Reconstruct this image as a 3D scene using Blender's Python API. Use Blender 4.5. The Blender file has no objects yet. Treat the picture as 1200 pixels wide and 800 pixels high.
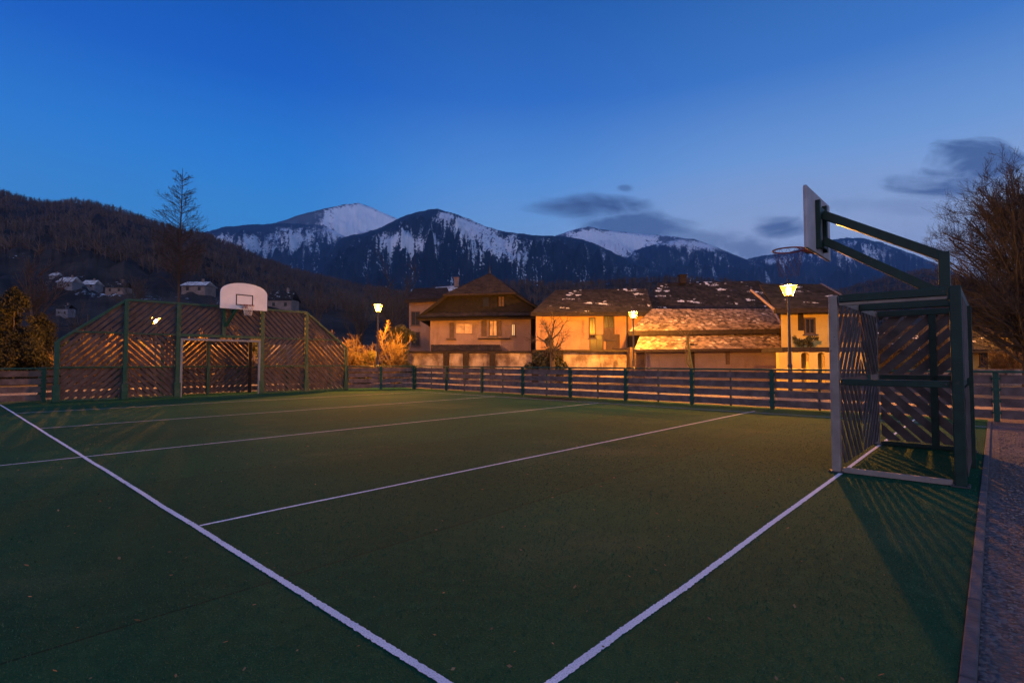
import bpy, bmesh, math, random
import numpy as np
from mathutils import Vector, noise as mnoise
R = math.radians
rnd = random.Random(7)
sc = bpy.context.scene
COL = sc.collection

# ------------------------------------------------------------------ camera
CAM_H, FPX, HOR = 1.35, 620.0, 423.5
TH = math.atan((HOR - 400.0) / FPX)
cam_d = bpy.data.cameras.new('camera'); cam = bpy.data.objects.new('camera', cam_d); COL.objects.link(cam)
cam.location = (0, 0, CAM_H); cam.rotation_euler = (R(90) + TH, 0, 0)
cam_d.sensor_width = 36.0; cam_d.lens = 36.0 * FPX / 1200.0
cam_d.clip_start = 0.05; cam_d.clip_end = 40000
sc.camera = cam

# ------------------------------------------------------------------ world: dusk sky
W = bpy.data.worlds.new('World'); sc.world = W; W.use_nodes = True
nt = W.node_tree; nt.nodes.clear()
def wn(t, **k):
    n = nt.nodes.new(t)
    for a, v in k.items(): setattr(n, a, v)
    return n
def wl(a, b): nt.links.new(a, b)
def wm(op, a, b=None, clamp=False):
    n = wn('ShaderNodeMath', operation=op); n.use_clamp = clamp
    for i, v in enumerate((a, b)):
        if v is None: continue
        if isinstance(v, (int, float)): n.inputs[i].default_value = v
        else: wl(v, n.inputs[i])
    return n.outputs[0]
def wmix(bt, fac, a, b):
    n = wn('ShaderNodeMix', data_type='RGBA', blend_type=bt)
    if isinstance(fac, (int, float)): n.inputs[0].default_value = fac
    else: wl(fac, n.inputs[0])
    for i, v in ((6, a), (7, b)):
        if isinstance(v, tuple): n.inputs[i].default_value = (*v, 1)
        else: wl(v, n.inputs[i])
    return n.outputs[2]
def ramp(tree, fac, stops):
    n = tree.nodes.new('ShaderNodeValToRGB'); cr = n.color_ramp
    while len(cr.elements) < len(stops): cr.elements.new(0.5)
    for e, (p, c) in zip(cr.elements, stops):
        e.position = p; e.color = (*c, 1) if len(c) == 3 else c
    tree.links.new(fac, n.inputs[0]); return n.outputs[0]
tc = wn('ShaderNodeTexCoord'); sp = wn('ShaderNodeSeparateXYZ'); wl(tc.outputs['Generated'], sp.inputs[0])
X, Y, Z = sp.outputs
SKY = [(0.0, (.33, .48, .80)), (0.10, (.29, .465, .81)), (0.22, (.235, .435, .83)), (0.33, (.115, .325, .80)),
       (0.45, (.032, .172, .63)), (0.57, (.016, .115, .46)), (1.0, (.024, .120, .40))]
base = ramp(nt, Z, SKY)
side = ramp(nt, wm('MULTIPLY_ADD', X, 0.5), [(0.0, (.25, .66, .88)), (0.30, (.22, .74, .96)), (0.5, (.90, 1, 1)), (0.72, (1.65, 1.2, 1.0)), (1, (1.75, 1.25, 1.0))])
nt.nodes[-1].color_ramp.interpolation = 'EASE'
for n in nt.nodes:
    if n.type == 'MATH' and n.operation == 'MULTIPLY_ADD': n.inputs[2].default_value = 0.5
base = wmix('MULTIPLY', 1.0, base, side)
# the western half of the sky, behind the camera, still holds the glow of the set sun
west = wm('MULTIPLY', wm('MULTIPLY', Y, -1.25, True), wm('SUBTRACT', 1.0, wm('MULTIPLY', Z, .8), True))
base = wmix('MIX', west, base, (.70, .72, .98))
ysafe = wm('MAXIMUM', Y, 0.02)
u = wm('DIVIDE', X, ysafe); v = wm('DIVIDE', Z, ysafe)
cv = wn('ShaderNodeCombineXYZ'); wl(u, cv.inputs[0]); wl(wm('MULTIPLY', v, 2.2), cv.inputs[1])
nz = wn('ShaderNodeTexNoise'); nz.inputs['Scale'].default_value = 6.0; nz.inputs['Detail'].default_value = 9
nz.inputs['Roughness'].default_value = 0.62; nz.inputs['Distortion'].default_value = .6
wl(cv.outputs[0], nz.inputs['Vector'])
nf = wm('SUBTRACT', nz.outputs['Fac'], 0.5)
def cloud(px, py, w, h, s, frag=1.0):
    u0, v0 = (px - 600) / 614.0, (HOR - py) / 620.0
    du = wm('DIVIDE', wm('SUBTRACT', u, u0), w / 614.0); dv = wm('DIVIDE', wm('SUBTRACT', v, v0), h / 620.0)
    d2 = wm('ADD', wm('MULTIPLY', du, du), wm('MULTIPLY', dv, dv))
    m = wm('ADD', wm('SUBTRACT', 1.0, d2), wm('MULTIPLY', nf, 3.6 * frag))
    return wm('MULTIPLY', wm('MULTIPLY', m, 1.1, True), s)
cl = None
for c in [(690, 240, 80, 17, 1.0, .6), (752, 262, 95, 19, .85, .85), (830, 278, 70, 18, .5, 1.1), (1112, 213, 92, 21, .9, 1.0),
          (1148, 188, 62, 28, .9, 1.3), (912, 265, 46, 17, .85, .9), (866, 290, 65, 15, .6, 1.1), (733, 218, 12, 5, .6, .8),
          (960, 290, 60, 12, .3, 1.3), (1060, 240, 90, 12, .2, 1.4)]:
    o = cloud(*c); cl = o if cl is None else wm('MAXIMUM', cl, o)
# soft brighter veil round the right-hand horizon
veil = wm('MULTIPLY', wm('MULTIPLY', wm('SUBTRACT', 1.0, wm('ADD',
        wm('POWER', wm('ABSOLUTE', wm('DIVIDE', wm('SUBTRACT', u, .62), .55)), 2.0),
        wm('POWER', wm('ABSOLUTE', wm('DIVIDE', wm('SUBTRACT', v, .22), .17)), 2.0)), True), wm('ADD', nf, 0.55)), 0.62)
base = wmix('MIX', veil, base, (.24, .36, .66))
cl = wm('MULTIPLY', cl, wm('GREATER_THAN', Y, 0.03))
skyc = wmix('MIX', cl, base, (.058, .118, .29))
nish = wn('ShaderNodeTexSky', sky_type='NISHITA'); nish.sun_disc = False
nish.sun_elevation = R(-4.0); nish.sun_rotation = R(120)
bg1 = wn('ShaderNodeBackground'); wl(skyc, bg1.inputs[0]); bg1.inputs[1].default_value = 1.0
bg2 = wn('ShaderNodeBackground'); wl(nish.outputs[0], bg2.inputs[0]); bg2.inputs[1].default_value = 0.05
ad = wn('ShaderNodeAddShader'); wl(bg1.outputs[0], ad.inputs[0]); wl(bg2.outputs[0], ad.inputs[1])
ow = wn('ShaderNodeOutputWorld'); wl(ad.outputs[0], ow.inputs[0])

# faint afterglow of the set sun, low and very wide
sd = bpy.data.lights.new('afterglow', 'SUN'); sd.energy = 0.34; sd.angle = R(60); sd.color = (1.0, .58, .52)
so = bpy.data.objects.new('afterglow', sd); COL.objects.link(so); so.rotation_euler = (R(84), 0, R(-34))

vs = sc.view_settings
vs.view_transform = 'Standard'; vs.look = 'None'; vs.exposure = 0.0; vs.gamma = 1.0; vs.use_curve_mapping = False
cy = sc.cycles
cy.use_denoising = True; cy.max_bounces = 5; cy.diffuse_bounces = 3; cy.glossy_bounces = 2; cy.volume_bounces = 0
cy.sample_clamp_indirect = 3.0; cy.transparent_max_bounces = 8; cy.use_light_tree = True
try: cy.denoiser = 'OPENIMAGEDENOISE'
except Exception: pass

# ------------------------------------------------------------------ frames of reference
BX = np.array([.6736, .7391]); AX = np.array([-.7391, .6736])          # court: b across, a along
def P(b, a, z=0.0):
    p = BX * b + AX * a
    return Vector((p[0], p[1], z))
COURT_ROT = math.atan2(BX[1], BX[0])
def ray(px, py):
    x, z, y = px - 600.0, 400.0 - py, FPX
    c, s = math.cos(TH), math.sin(TH)
    return (x, y * c - z * s, y * s + z * c)
def V(px, py, d):
    r = ray(px, py); t = d / r[1]
    return Vector((r[0] * t, d, CAM_H + r[2] * t))
def lat(px, d): return V(px, 420, d).x
def hz(py, d, px=600): return V(px, py, d).z

# ------------------------------------------------------------------ materials
MATS = {}
def mat(name, col, rough=.8, var=.25, scale=6.0, col2=None, bump=0.0, bscale=40.0, emit=None, estr=0.0, metal=0.0, spec=.3, detail=5, coords='Object'):
    if name in MATS: return MATS[name]
    m = bpy.data.materials.new(name); m.use_nodes = True
    t = m.node_tree; b = t.nodes['Principled BSDF']
    b.inputs['Roughness'].default_value = rough; b.inputs['Metallic'].default_value = metal
    b.inputs['Specular IOR Level'].default_value = spec
    c = t.nodes.new('ShaderNodeTexCoord')
    n = t.nodes.new('ShaderNodeTexNoise'); n.inputs['Scale'].default_value = scale; n.inputs['Detail'].default_value = detail
    t.links.new(c.outputs[coords], n.inputs['Vector'])
    lo = tuple(x * (1 - var) for x in col); hi = tuple(min(1, x * (1 + var)) for x in (col2 or col))
    if col2: lo, hi = col, col2
    o = ramp(t, n.outputs['Fac'], [(.32, lo), (.68, hi)])
    t.links.new(o, b.inputs['Base Color'])
    if bump:
        n2 = t.nodes.new('ShaderNodeTexNoise'); n2.inputs['Scale'].default_value = bscale; n2.inputs['Detail'].default_value = 4
        t.links.new(c.outputs[coords], n2.inputs['Vector'])
        bp = t.nodes.new('ShaderNodeBump'); bp.inputs['Strength'].default_value = bump; bp.inputs['Distance'].default_value = .02
        t.links.new(n2.outputs['Fac'], bp.inputs['Height']); t.links.new(bp.outputs[0], b.inputs['Normal'])
    if emit:
        b.inputs['Emission Color'].default_value = (*emit, 1); b.inputs['Emission Strength'].default_value = estr
    MATS[name] = m; return m

def nodes(m): return m.node_tree, m.node_tree.nodes['Principled BSDF']
def tnoise(t, vec, scale, detail=4, rough=.5):
    n = t.nodes.new('ShaderNodeTexNoise'); n.inputs['Scale'].default_value = scale; n.inputs['Detail'].default_value = detail
    n.inputs['Roughness'].default_value = rough
    if vec is not None: t.links.new(vec, n.inputs['Vector'])
    return n.outputs['Fac']
def tmath(t, op, a, b=None, clamp=False):
    n = t.nodes.new('ShaderNodeMath'); n.operation = op; n.use_clamp = clamp
    for i, q in enumerate((a, b)):
        if q is None: continue
        if isinstance(q, (int, float)): n.inputs[i].default_value = q
        else: t.links.new(q, n.inputs[i])
    return n.outputs[0]
def tmix(t, fac, a, b, bt='MIX'):
    n = t.nodes.new('ShaderNodeMix'); n.data_type = 'RGBA'; n.blend_type = bt
    if isinstance(fac, (int, float)): n.inputs[0].default_value = fac
    else: t.links.new(fac, n.inputs[0])
    for i, q in ((6, a), (7, b)):
        if isinstance(q, tuple): n.inputs[i].default_value = (*q, 1)
        else: t.links.new(q, n.inputs[i])
    return n.outputs[2]
def tstep(t, val, lo, hi):
    n = t.nodes.new('ShaderNodeMapRange'); n.interpolation_type = 'SMOOTHSTEP'
    n.inputs[1].default_value = lo; n.inputs[2].default_value = hi
    t.links.new(val, n.inputs[0]); return n.outputs[0]

M_GREEN = mat('dark_green_steel', (.006, .055, .035), rough=.45, var=.2, scale=9)
M_GREEND = mat('cage_green_steel', (.003, .024, .016), rough=.5, var=.25, scale=9)
M_GOALW = mat('dull_white_steel', (.19, .20, .22), rough=.5, var=.1, scale=5)
M_NETD = mat('faded_red_cord', (.16, .075, .06), rough=.9)
M_WHITE = mat('painted_white_steel', (.50, .48, .48), rough=.45, var=.07, scale=5)
M_POST = mat('weathered_pale_post', (.27, .205, .17), rough=.7, var=.15, scale=7)
M_BOARD = mat('backboard_white', (.70, .69, .72), rough=.5, var=.05, scale=3)
M_BOARDBACK = mat('backboard_back', (.42, .37, .38), rough=.7, var=.12, scale=4)
M_BLACK = mat('black_paint', (.015, .015, .02), rough=.6)
M_RIM = mat('rim_red_paint', (.22, .055, .035), rough=.5)
M_NET = mat('net_cord', (.55, .50, .48), rough=.9)
def worn(m, chip=(.045, .038, .032), pale=(.06, .085, .07)):
    t, b = nodes(m); src = b.inputs['Base Color'].links[0].from_socket; c = t.nodes.new('ShaderNodeTexCoord').outputs['Object']
    col = tmix(t, tmath(t, 'MULTIPLY', tstep(t, tnoise(t, c, 2.2, 6, .65), .50, .72), .55), src, pale)
    col = tmix(t, tmath(t, 'MULTIPLY', tstep(t, tnoise(t, c, 16, 6, .7), .63, .68), .9), col, chip)
    t.links.new(col, b.inputs['Base Color'])
worn(M_GREEN); worn(M_GREEND, pale=(.010, .034, .024)); worn(M_POST, (.10, .07, .055), (.33, .26, .22)); worn(M_BOARDBACK, (.22, .17, .15), (.34, .29, .29)); worn(M_BOARD, (.5, .47, .46), (.6, .58, .6))
def line_mat():
    m = bpy.data.materials.new('line_paint'); m.use_nodes = True; t, b = nodes(m)
    b.inputs['Roughness'].default_value = .95; b.inputs['Specular IOR Level'].default_value = .1
    c = t.nodes.new('ShaderNodeTexCoord').outputs['Object']
    col = tmix(t, tstep(t, tnoise(t, c, 1.3, 5, .6), .3, .7), (.58, .62, .70), (.74, .77, .82))
    col = tmix(t, tmath(t, 'MULTIPLY', tstep(t, tnoise(t, c, 130, 3, .7), .50, .66), .75), col, (.16, .26, .20))
    col = tmix(t, tmath(t, 'MULTIPLY', tstep(t, tnoise(t, c, 7, 5, .7), .56, .72), .5), col, (.22, .26, .24))
    t.links.new(col, b.inputs['Base Color']); return m
M_LINE = line_mat()
M_STEEL = mat('grey_galvanised_steel', (.055, .050, .048), rough=.55, var=.15)
M_LAMPMETAL = mat('dark_lamp_iron', (.035, .033, .032), rough=.5)
M_BARK = mat('bark_brown', (.085, .060, .048), rough=.95, var=.4, scale=14)
M_BARKD = mat('bark_dark', (.050, .040, .036), rough=.95, var=.4, scale=14)
M_BARKG = mat('bark_grey', (.034, .034, .038), rough=.95, var=.35, scale=10)
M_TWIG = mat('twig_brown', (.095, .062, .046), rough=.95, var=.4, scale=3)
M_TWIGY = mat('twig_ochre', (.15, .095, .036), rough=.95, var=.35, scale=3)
M_WOODBEAM = mat('old_timber', (.022, .016, .014), rough=.9, var=.4, scale=5)
M_SHUT = mat('shutter_brown', (.085, .055, .040), rough=.8)
M_GLASS = mat('window_dark_glass', (.016, .016, .018), rough=.25, spec=.15)
M_GLOW = mat('lit_window_pane', (.5, .3, .12), rough=.4, emit=(1.0, .60, .24), estr=.75)
M_GLOWDIM = mat('dim_glowing_pane', (.42, .26, .13), rough=.5, var=.5, scale=2.2, emit=(1.0, .50, .17), estr=.10)  # dim emission; on the wide pane it stands in for lamplight

def wood_mat(name, c1, c2):
    m = mat(name, c1, rough=.85, col2=c2, scale=5); t, b = nodes(m)
    tcn = t.nodes.new('ShaderNodeTexCoord'); mp = t.nodes.new('ShaderNodeMapping'); mp.inputs['Scale'].default_value = (1.5, 1.5, 40)
    t.links.new(tcn.outputs['Object'], mp.inputs[0])
    bp = t.nodes.new('ShaderNodeBump'); bp.inputs['Strength'].default_value = .35; bp.inputs['Distance'].default_value = .01
    t.links.new(tnoise(t, mp.outputs[0], 3.0), bp.inputs['Height']); t.links.new(bp.outputs[0], b.inputs['Normal'])
    oi = t.nodes.new('ShaderNodeObjectInfo')
    return m
M_SLATD = wood_mat('dark_slat_wood', (.050, .037, .036), (.098, .074, .070))
M_WOOD = wood_mat('weathered_slat_wood', (.100, .062, .053), (.190, .125, .108))
M_SLATL = wood_mat('pale_slat_wood', (.080, .058, .052), (.150, .110, .098))

def turf_mat():
    m = bpy.data.materials.new('artificial_turf'); m.use_nodes = True; t, b = nodes(m)
    b.inputs['Roughness'].default_value = .95; b.inputs['Specular IOR Level'].default_value = .1
    c = t.nodes.new('ShaderNodeTexCoord').outputs['Object']
    big = tnoise(t, c, .55, 5); fine = tnoise(t, c, 90, 3, .7); mid = tnoise(t, c, 9, 4)
    col = tmix(t, tstep(t, big, .35, .68), (.004, .060, .025), (.008, .078, .031))
    col = tmix(t, tstep(t, mid, .45, .8), col, (.012, .088, .036))
    spk = tmath(t, 'MULTIPLY', tstep(t, fine, .56, .74), .8)
    col = tmix(t, spk, col, (.070, .190, .105))
    drk = tmath(t, 'MULTIPLY', tstep(t, fine, .46, .32), .5)
    col = tmix(t, drk, col, (.010, .022, .013))
    # seams between the rolls of turf, and the sandy wear of play
    sepx = t.nodes.new('ShaderNodeSeparateXYZ'); t.links.new(c, sepx.inputs[0])
    roll = tmath(t, 'DIVIDE', tmath(t, 'ADD', sepx.outputs[1], .35), 3.66)
    fr_ = tmath(t, 'FRACT', roll); par_ = tmath(t, 'MODULO', tmath(t, 'FLOOR', roll), 2.0)
    col = tmix(t, tmath(t, 'MULTIPLY', par_, .22), col, (.006, .036, .016))
    col = tmix(t, tmath(t, 'MULTIPLY', tmath(t, 'LESS_THAN', fr_, .005), .7), col, (.004, .016, .008))
    sand = tmath(t, 'MULTIPLY', tstep(t, tmath(t, 'ADD', tnoise(t, c, .33, 6, .62), tmath(t, 'MULTIPLY', tmath(t, 'SUBTRACT', fine, .5), .35)), .52, .70), .42)
    col = tmix(t, sand, col, (.085, .130, .060))
    # dark patch near the far fence
    geo = t.nodes.new('ShaderNodeNewGeometry').outputs['Position']
    st = V(643, 467.5, 19.0)
    vm = t.nodes.new('ShaderNodeVectorMath'); vm.operation = 'SUBTRACT'; t.links.new(geo, vm.inputs[0])
    s0 = P(15.25, 11.9); vm.inputs[1].default_value = s0
    vr = t.nodes.new('ShaderNodeVectorRotate'); vr.rotation_type = 'Z_AXIS'; vr.inputs['Angle'].default_value = -COURT_ROT
    t.links.new(vm.outputs[0], vr.inputs[0])
    sx = t.nodes.new('ShaderNodeVectorMath'); sx.operation = 'MULTIPLY'; sx.inputs[1].default_value = (1 / .75, 1 / 1.15, 0)
    t.links.new(vr.outputs[0], sx.inputs[0])
    ln = t.nodes.new('ShaderNodeVectorMath'); ln.operation = 'LENGTH'; t.links.new(sx.outputs[0], ln.inputs[0])
    dd = tmath(t, 'ADD', ln.outputs['Value'], tmath(t, 'MULTIPLY', tmath(t, 'SUBTRACT', tnoise(t, c, 3.0), .5), .9))
    col = tmix(t, tmath(t, 'MULTIPLY', tstep(t, dd, 1.0, .75), .85), col, (.006, .012, .012))
    t.links.new(col, b.inputs['Base Color'])
    bp = t.nodes.new('ShaderNodeBump'); bp.inputs['Strength'].default_value = .8; bp.inputs['Distance'].default_value = .02
    t.links.new(tmath(t, 'ADD', fine, tmath(t, 'MULTIPLY', mid, .5)), bp.inputs['Height']); t.links.new(bp.outputs[0], b.inputs['Normal'])
    return m
def gravel_mat():
    m = bpy.data.materials.new('compacted_gravel'); m.use_nodes = True; t, b = nodes(m)
    b.inputs['Roughness'].default_value = .9; b.inputs['Specular IOR Level'].default_value = .2
    c = t.nodes.new('ShaderNodeTexCoord').outputs['Object']
    vo = t.nodes.new('ShaderNodeTexVoronoi'); vo.inputs['Scale'].default_value = 42; t.links.new(c, vo.inputs['Vector'])
    big = tnoise(t, c, 1.1, 5)
    col = tmix(t, tstep(t, vo.outputs['Color'], .2, .9), (.075, .060, .060), (.19, .155, .15))
    col = tmix(t, tstep(t, big, .4, .7), col, (.11, .085, .075), 'MIX')
    t.links.new(col, b.inputs['Base Color'])
    bp = t.nodes.new('ShaderNodeBump'); bp.inputs['Strength'].default_value = 1.0; bp.inputs['Distance'].default_value = .03
    t.links.new(tmath(t, 'ADD', tmath(t, 'MULTIPLY', vo.outputs['Distance'], -.6), tnoise(t, c, 14, 5, .6)), bp.inputs['Height'])
    t.links.new(bp.outputs[0], b.inputs['Normal'])
    return m
def plaster_mat(name, c1, c2, dirt=(.10, .07, .05), amount=.6, scale=.5):
    m = bpy.data.materials.new(name); m.use_nodes = True; t, b = nodes(m)
    b.inputs['Roughness'].default_value = .92; b.inputs['Specular IOR Level'].default_value = .15
    c = t.nodes.new('ShaderNodeTexCoord').outputs['Object']
    col = tmix(t, tstep(t, tnoise(t, c, scale, 6, .6), .35, .65), c1, c2)
    mp = t.nodes.new('ShaderNodeMapping'); mp.inputs['Scale'].default_value = (1.6, 1.6, .5); t.links.new(c, mp.inputs[0])
    col = tmix(t, tmath(t, 'MULTIPLY', tstep(t, tnoise(t, mp.outputs[0], 1.0, 7, .65), .52, .72), amount), col, dirt)
    t.links.new(col, b.inputs['Base Color'])
    bp = t.nodes.new('ShaderNodeBump'); bp.inputs['Strength'].default_value = .5; bp.inputs['Distance'].default_value = .05
    t.links.new(tnoise(t, c, 9, 5, .6), bp.inputs['Height']); t.links.new(bp.outputs[0], b.inputs['Normal'])
    MATS[name] = m; return m
def roof_mat(name, c1, c2, snow=.0, sscale=.35, speck=.0, ts=(.24, .36)):
    """tiled roof; UV is in metres along the roof; each tile gets its own tone; snow lies in patches"""
    m = bpy.data.materials.new(name); m.use_nodes = True; t, b = nodes(m)
    b.inputs['Roughness'].default_value = .9; b.inputs['Specular IOR Level'].default_value = .15
    uv = t.nodes.new('ShaderNodeTexCoord').outputs['UV']
    mp = t.nodes.new('ShaderNodeVectorMath'); mp.operation = 'DIVIDE'; mp.inputs[1].default_value = (*ts, 1); t.links.new(uv, mp.inputs[0])
    fl = t.nodes.new('ShaderNodeVectorMath'); fl.operation = 'FLOOR'; t.links.new(mp.outputs[0], fl.inputs[0])
    wno = t.nodes.new('ShaderNodeTexWhiteNoise'); wno.noise_dimensions = '2D'; t.links.new(fl.outputs[0], wno.inputs['Vector'])
    col = tmix(t, wno.outputs['Value'], c1, c2)
    col = tmix(t, tmath(t, 'MULTIPLY', tstep(t, tnoise(t, uv, .8, 6, .65), .45, .7), .6), col, tuple(x * .35 for x in c1))
    if speck:
        f = tmath(t, 'MULTIPLY', tmath(t, 'GREATER_THAN', wno.outputs['Value'], 1 - speck), .8)
        col = tmix(t, f, col, (.45, .43, .43))
    if snow > 0:
        um = t.nodes.new('ShaderNodeMapping'); um.inputs['Scale'].default_value = (.8, 1.15, 1); t.links.new(uv, um.inputs[0])
        s = tmath(t, 'ADD', tnoise(t, um.outputs[0], sscale, 8, .68), tmath(t, 'MULTIPLY', wno.outputs['Value'], .07))
        col = tmix(t, tstep(t, s, .74 - snow * .2, .78 - snow * .2), col, (.66, .68, .74))
    t.links.new(col, b.inputs['Base Color'])
    MATS[name] = m; return m
M_TURF = turf_mat(); M_GRAVEL = gravel_mat()
M_KERB = mat('concrete_kerb', (.095, .080, .082), rough=.9, var=.25, scale=8, bump=.4)
M_GROUND = mat('rough_ground', (.060, .050, .040), rough=.95, col2=(.11, .085, .060), scale=.6, bump=.4, bscale=8)
M_ROAD = mat('lane_asphalt', (.13, .105, .09), rough=.95, col2=(.20, .16, .13), scale=.9, bump=.3, bscale=20)
M_ROSE = plaster_mat('rose_plaster', (.20, .135, .115), (.275, .19, .16), amount=.45)
M_OCHRE = plaster_mat('ochre_plaster', (.34, .195, .115), (.44, .26, .15), amount=.6, scale=.8)
M_CREAM = plaster_mat('cream_plaster', (.46, .325, .095), (.57, .42, .13), amount=.55, scale=.8)
M_GREYPL = plaster_mat('grey_stucco', (.15, .115, .115), (.20, .155, .15), amount=.35)
M_STONE = plaster_mat('patched_garden_wall', (.10, .07, .06), (.34, .28, .25), dirt=(.05, .033, .028), amount=.95, scale=.9)
M_FARWALL = plaster_mat('pale_render', (.15, .135, .145), (.22, .195, .21), amount=.3)
M_TILE = roof_mat('barn_tiles', (.050, .036, .034), (.30, .225, .195), speck=.02, ts=(.19, .26))
M_TILESNOW = roof_mat('old_tiles_with_snow', (.018, .017, .020), (.042, .037, .041), snow=.59, sscale=.5)
M_TILEDARK = roof_mat('dark_brown_tiles', (.015, .014, .018), (.034, .030, .035))
M_SNOWROOF = roof_mat('snow_covered_tiles', (.3, .3, .33), (.6, .6, .66), snow=1.0)

# ------------------------------------------------------------------ mesh helpers
class MB:
    def __init__(s): s.v = []; s.f = []; s.uv = None
    def box(s, c, size, rz=0.0, rot=None):
        hx, hy, hzz = [q / 2 for q in size]; n = len(s.v); cc, ss = math.cos(rz), math.sin(rz)
        for z in (-hzz, hzz):
            for x, y in ((-hx, -hy), (hx, -hy), (hx, hy), (-hx, hy)):
                s.v.append((c[0] + x * cc - y * ss, c[1] + x * ss + y * cc, c[2] + z))
        s.f += [tuple(n + i for i in q) for q in ((0, 3, 2, 1), (4, 5, 6, 7), (0, 1, 5, 4), (1, 2, 6, 5), (2, 3, 7, 6), (3, 0, 4, 7))]
        return s
    def beam(s, p0, p1, w, h, up=(0, 0, 1)):
        p0, p1 = Vector(p0), Vector(p1); d = (p1 - p0).normalized(); upv = Vector(up)
        if abs(d.dot(upv)) > .98: upv = Vector((BX[0], BX[1], 0))
        x = d.cross(upv).normalized(); y = x.cross(d).normalized(); n = len(s.v)
        for p in (p0, p1):
            for a, b in ((-1, -1), (1, -1), (1, 1), (-1, 1)): s.v.append(tuple(p + x * a * w / 2 + y * b * h / 2))
        s.f += [tuple(n + i for i in q) for q in ((3, 2, 1, 0), (4, 5, 6, 7), (0, 1, 5, 4), (1, 2, 6, 5), (2, 3, 7, 6), (3, 0, 4, 7))]
        return s
    def tube(s, p0, p1, r0, r1, k=8, cap=True):
        p0, p1 = Vector(p0), Vector(p1); d = (p1 - p0)
        if d.length < 1e-6: return s
        d.normalize(); upv = Vector((0, 0, 1)) if abs(d.z) < .95 else Vector((1, 0, 0))
        x = d.cross(upv).normalized(); y = d.cross(x); n = len(s.v)
        for p, r in ((p0, r0), (p1, r1)):
            for i in range(k):
                a = 2 * math.pi * i / k; s.v.append(tuple(p + (x * math.cos(a) + y * math.sin(a)) * r))
        for i in range(k):
            j = (i + 1) % k; s.f.append((n + i, n + j, n + k + j, n + k + i))
        if cap: s.f += [tuple(n + i for i in range(k))[::-1], tuple(n + k + i for i in range(k))]
        return s
    def lathe(s, c, prof, k=12):
        n = len(s.v)
        for r, z in prof:
            for i in range(k):
                a = 2 * math.pi * i / k; s.v.append((c[0] + r * math.cos(a), c[1] + r * math.sin(a), c[2] + z))
        for j in range(len(prof) - 1):
            for i in range(k):
                i2 = (i + 1) % k; s.f.append((n + j * k + i, n + j * k + i2, n + (j + 1) * k + i2, n + (j + 1) * k + i))
        s.f += [tuple(n + i for i in range(k))[::-1], tuple(n + (len(prof) - 1) * k + i for i in range(k))]
        return s
    def prism(s, pts, nrm, th):
        """polygon of 3D points extruded by th along nrm"""
        n = len(s.v); nrm = Vector(nrm).normalized() * th; k = len(pts)
        for p in pts: s.v.append(tuple(Vector(p) - nrm * .5))
        for p in pts: s.v.append(tuple(Vector(p) + nrm * .5))
        s.f += [tuple(n + i for i in range(k))[::-1], tuple(n + k + i for i in range(k))]
        for i in range(k):
            j = (i + 1) % k; s.f.append((n + i, n + j, n + k + j, n + k + i))
        return s
    def quad(s, a, b, c, d):
        n = len(s.v); s.v += [tuple(a), tuple(b), tuple(c), tuple(d)]; s.f.append((n, n + 1, n + 2, n + 3)); return s
    def build(s, name, material, parent=None, smooth=False, origin=None, bevel=0.0):
        me = bpy.data.meshes.new(name)
        o0 = Vector(origin) if origin is not None else (parent_loc(parent) if parent else Vector((0, 0, 0)))
        me.from_pydata([(p[0] - o0.x, p[1] - o0.y, p[2] - o0.z) for p in s.v], [], s.f)
        bm = bmesh.new(); bm.from_mesh(me); bmesh.ops.recalc_face_normals(bm, faces=bm.faces); bm.to_mesh(me); bm.free()
        if smooth:
            for p in me.polygons: p.use_smooth = True
        me.materials.append(material)
        o = bpy.data.objects.new(name, me); COL.objects.link(o)
        if parent is not None: o.parent = parent
        o.location = o0 if parent is None else (0, 0, 0)
        if parent is not None and origin is not None: o.location = o0 - parent_loc(parent)
        if bevel:
            md = o.modifiers.new('bevel', 'BEVEL'); md.width = bevel; md.segments = 2; md.limit_method = 'ANGLE'
        return o
def parent_loc(p):
    l = Vector(p.location)
    while p.parent: p = p.parent; l += Vector(p.location)
    return l
def tag(o, label=None, cat=None, group=None, kind=None):
    if label: o['label'] = label
    if cat: o['category'] = cat
    if group: o['group'] = group
    if kind: o['kind'] = kind
    return o
def thing(name, label, cat, loc=(0, 0, 0), group=None):
    o = bpy.data.objects.new(name, None); COL.objects.link(o); o.location = loc; o.empty_display_size = .3
    return tag(o, label, cat, group)
def copy_tree(o, parent=None):
    c = o.copy(); COL.objects.link(c)
    if parent is not None: c.parent = parent
    for ch in list(o.children): copy_tree(ch, c)
    return c
def raw_mesh(name, verts, faces, material, parent=None, loc=None):
    """numpy arrays -> object, quick path for large meshes (faces: (n,k) all one size)"""
    me = bpy.data.meshes.new(name); verts = np.asarray(verts, dtype=np.float32); faces = np.asarray(faces, dtype=np.int32)
    o0 = np.array(parent_loc(parent)) if parent is not None else np.array(loc if loc is not None else (0, 0, 0))
    verts = verts - o0.astype(np.float32); k = faces.shape[1]
    me.vertices.add(len(verts)); me.vertices.foreach_set('co', verts.ravel())
    me.loops.add(faces.size); me.loops.foreach_set('vertex_index', faces.ravel())
    me.polygons.add(len(faces)); me.polygons.foreach_set('loop_start', np.arange(0, faces.size, k, dtype=np.int32))
    me.polygons.foreach_set('loop_total', np.full(len(faces), k, dtype=np.int32))
    me.update(calc_edges=True); me.validate(); me.materials.append(material)
    o = bpy.data.objects.new(name, me); COL.objects.link(o)
    if parent is not None: o.parent = parent
    else: o.location = o0
    return o

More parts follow.
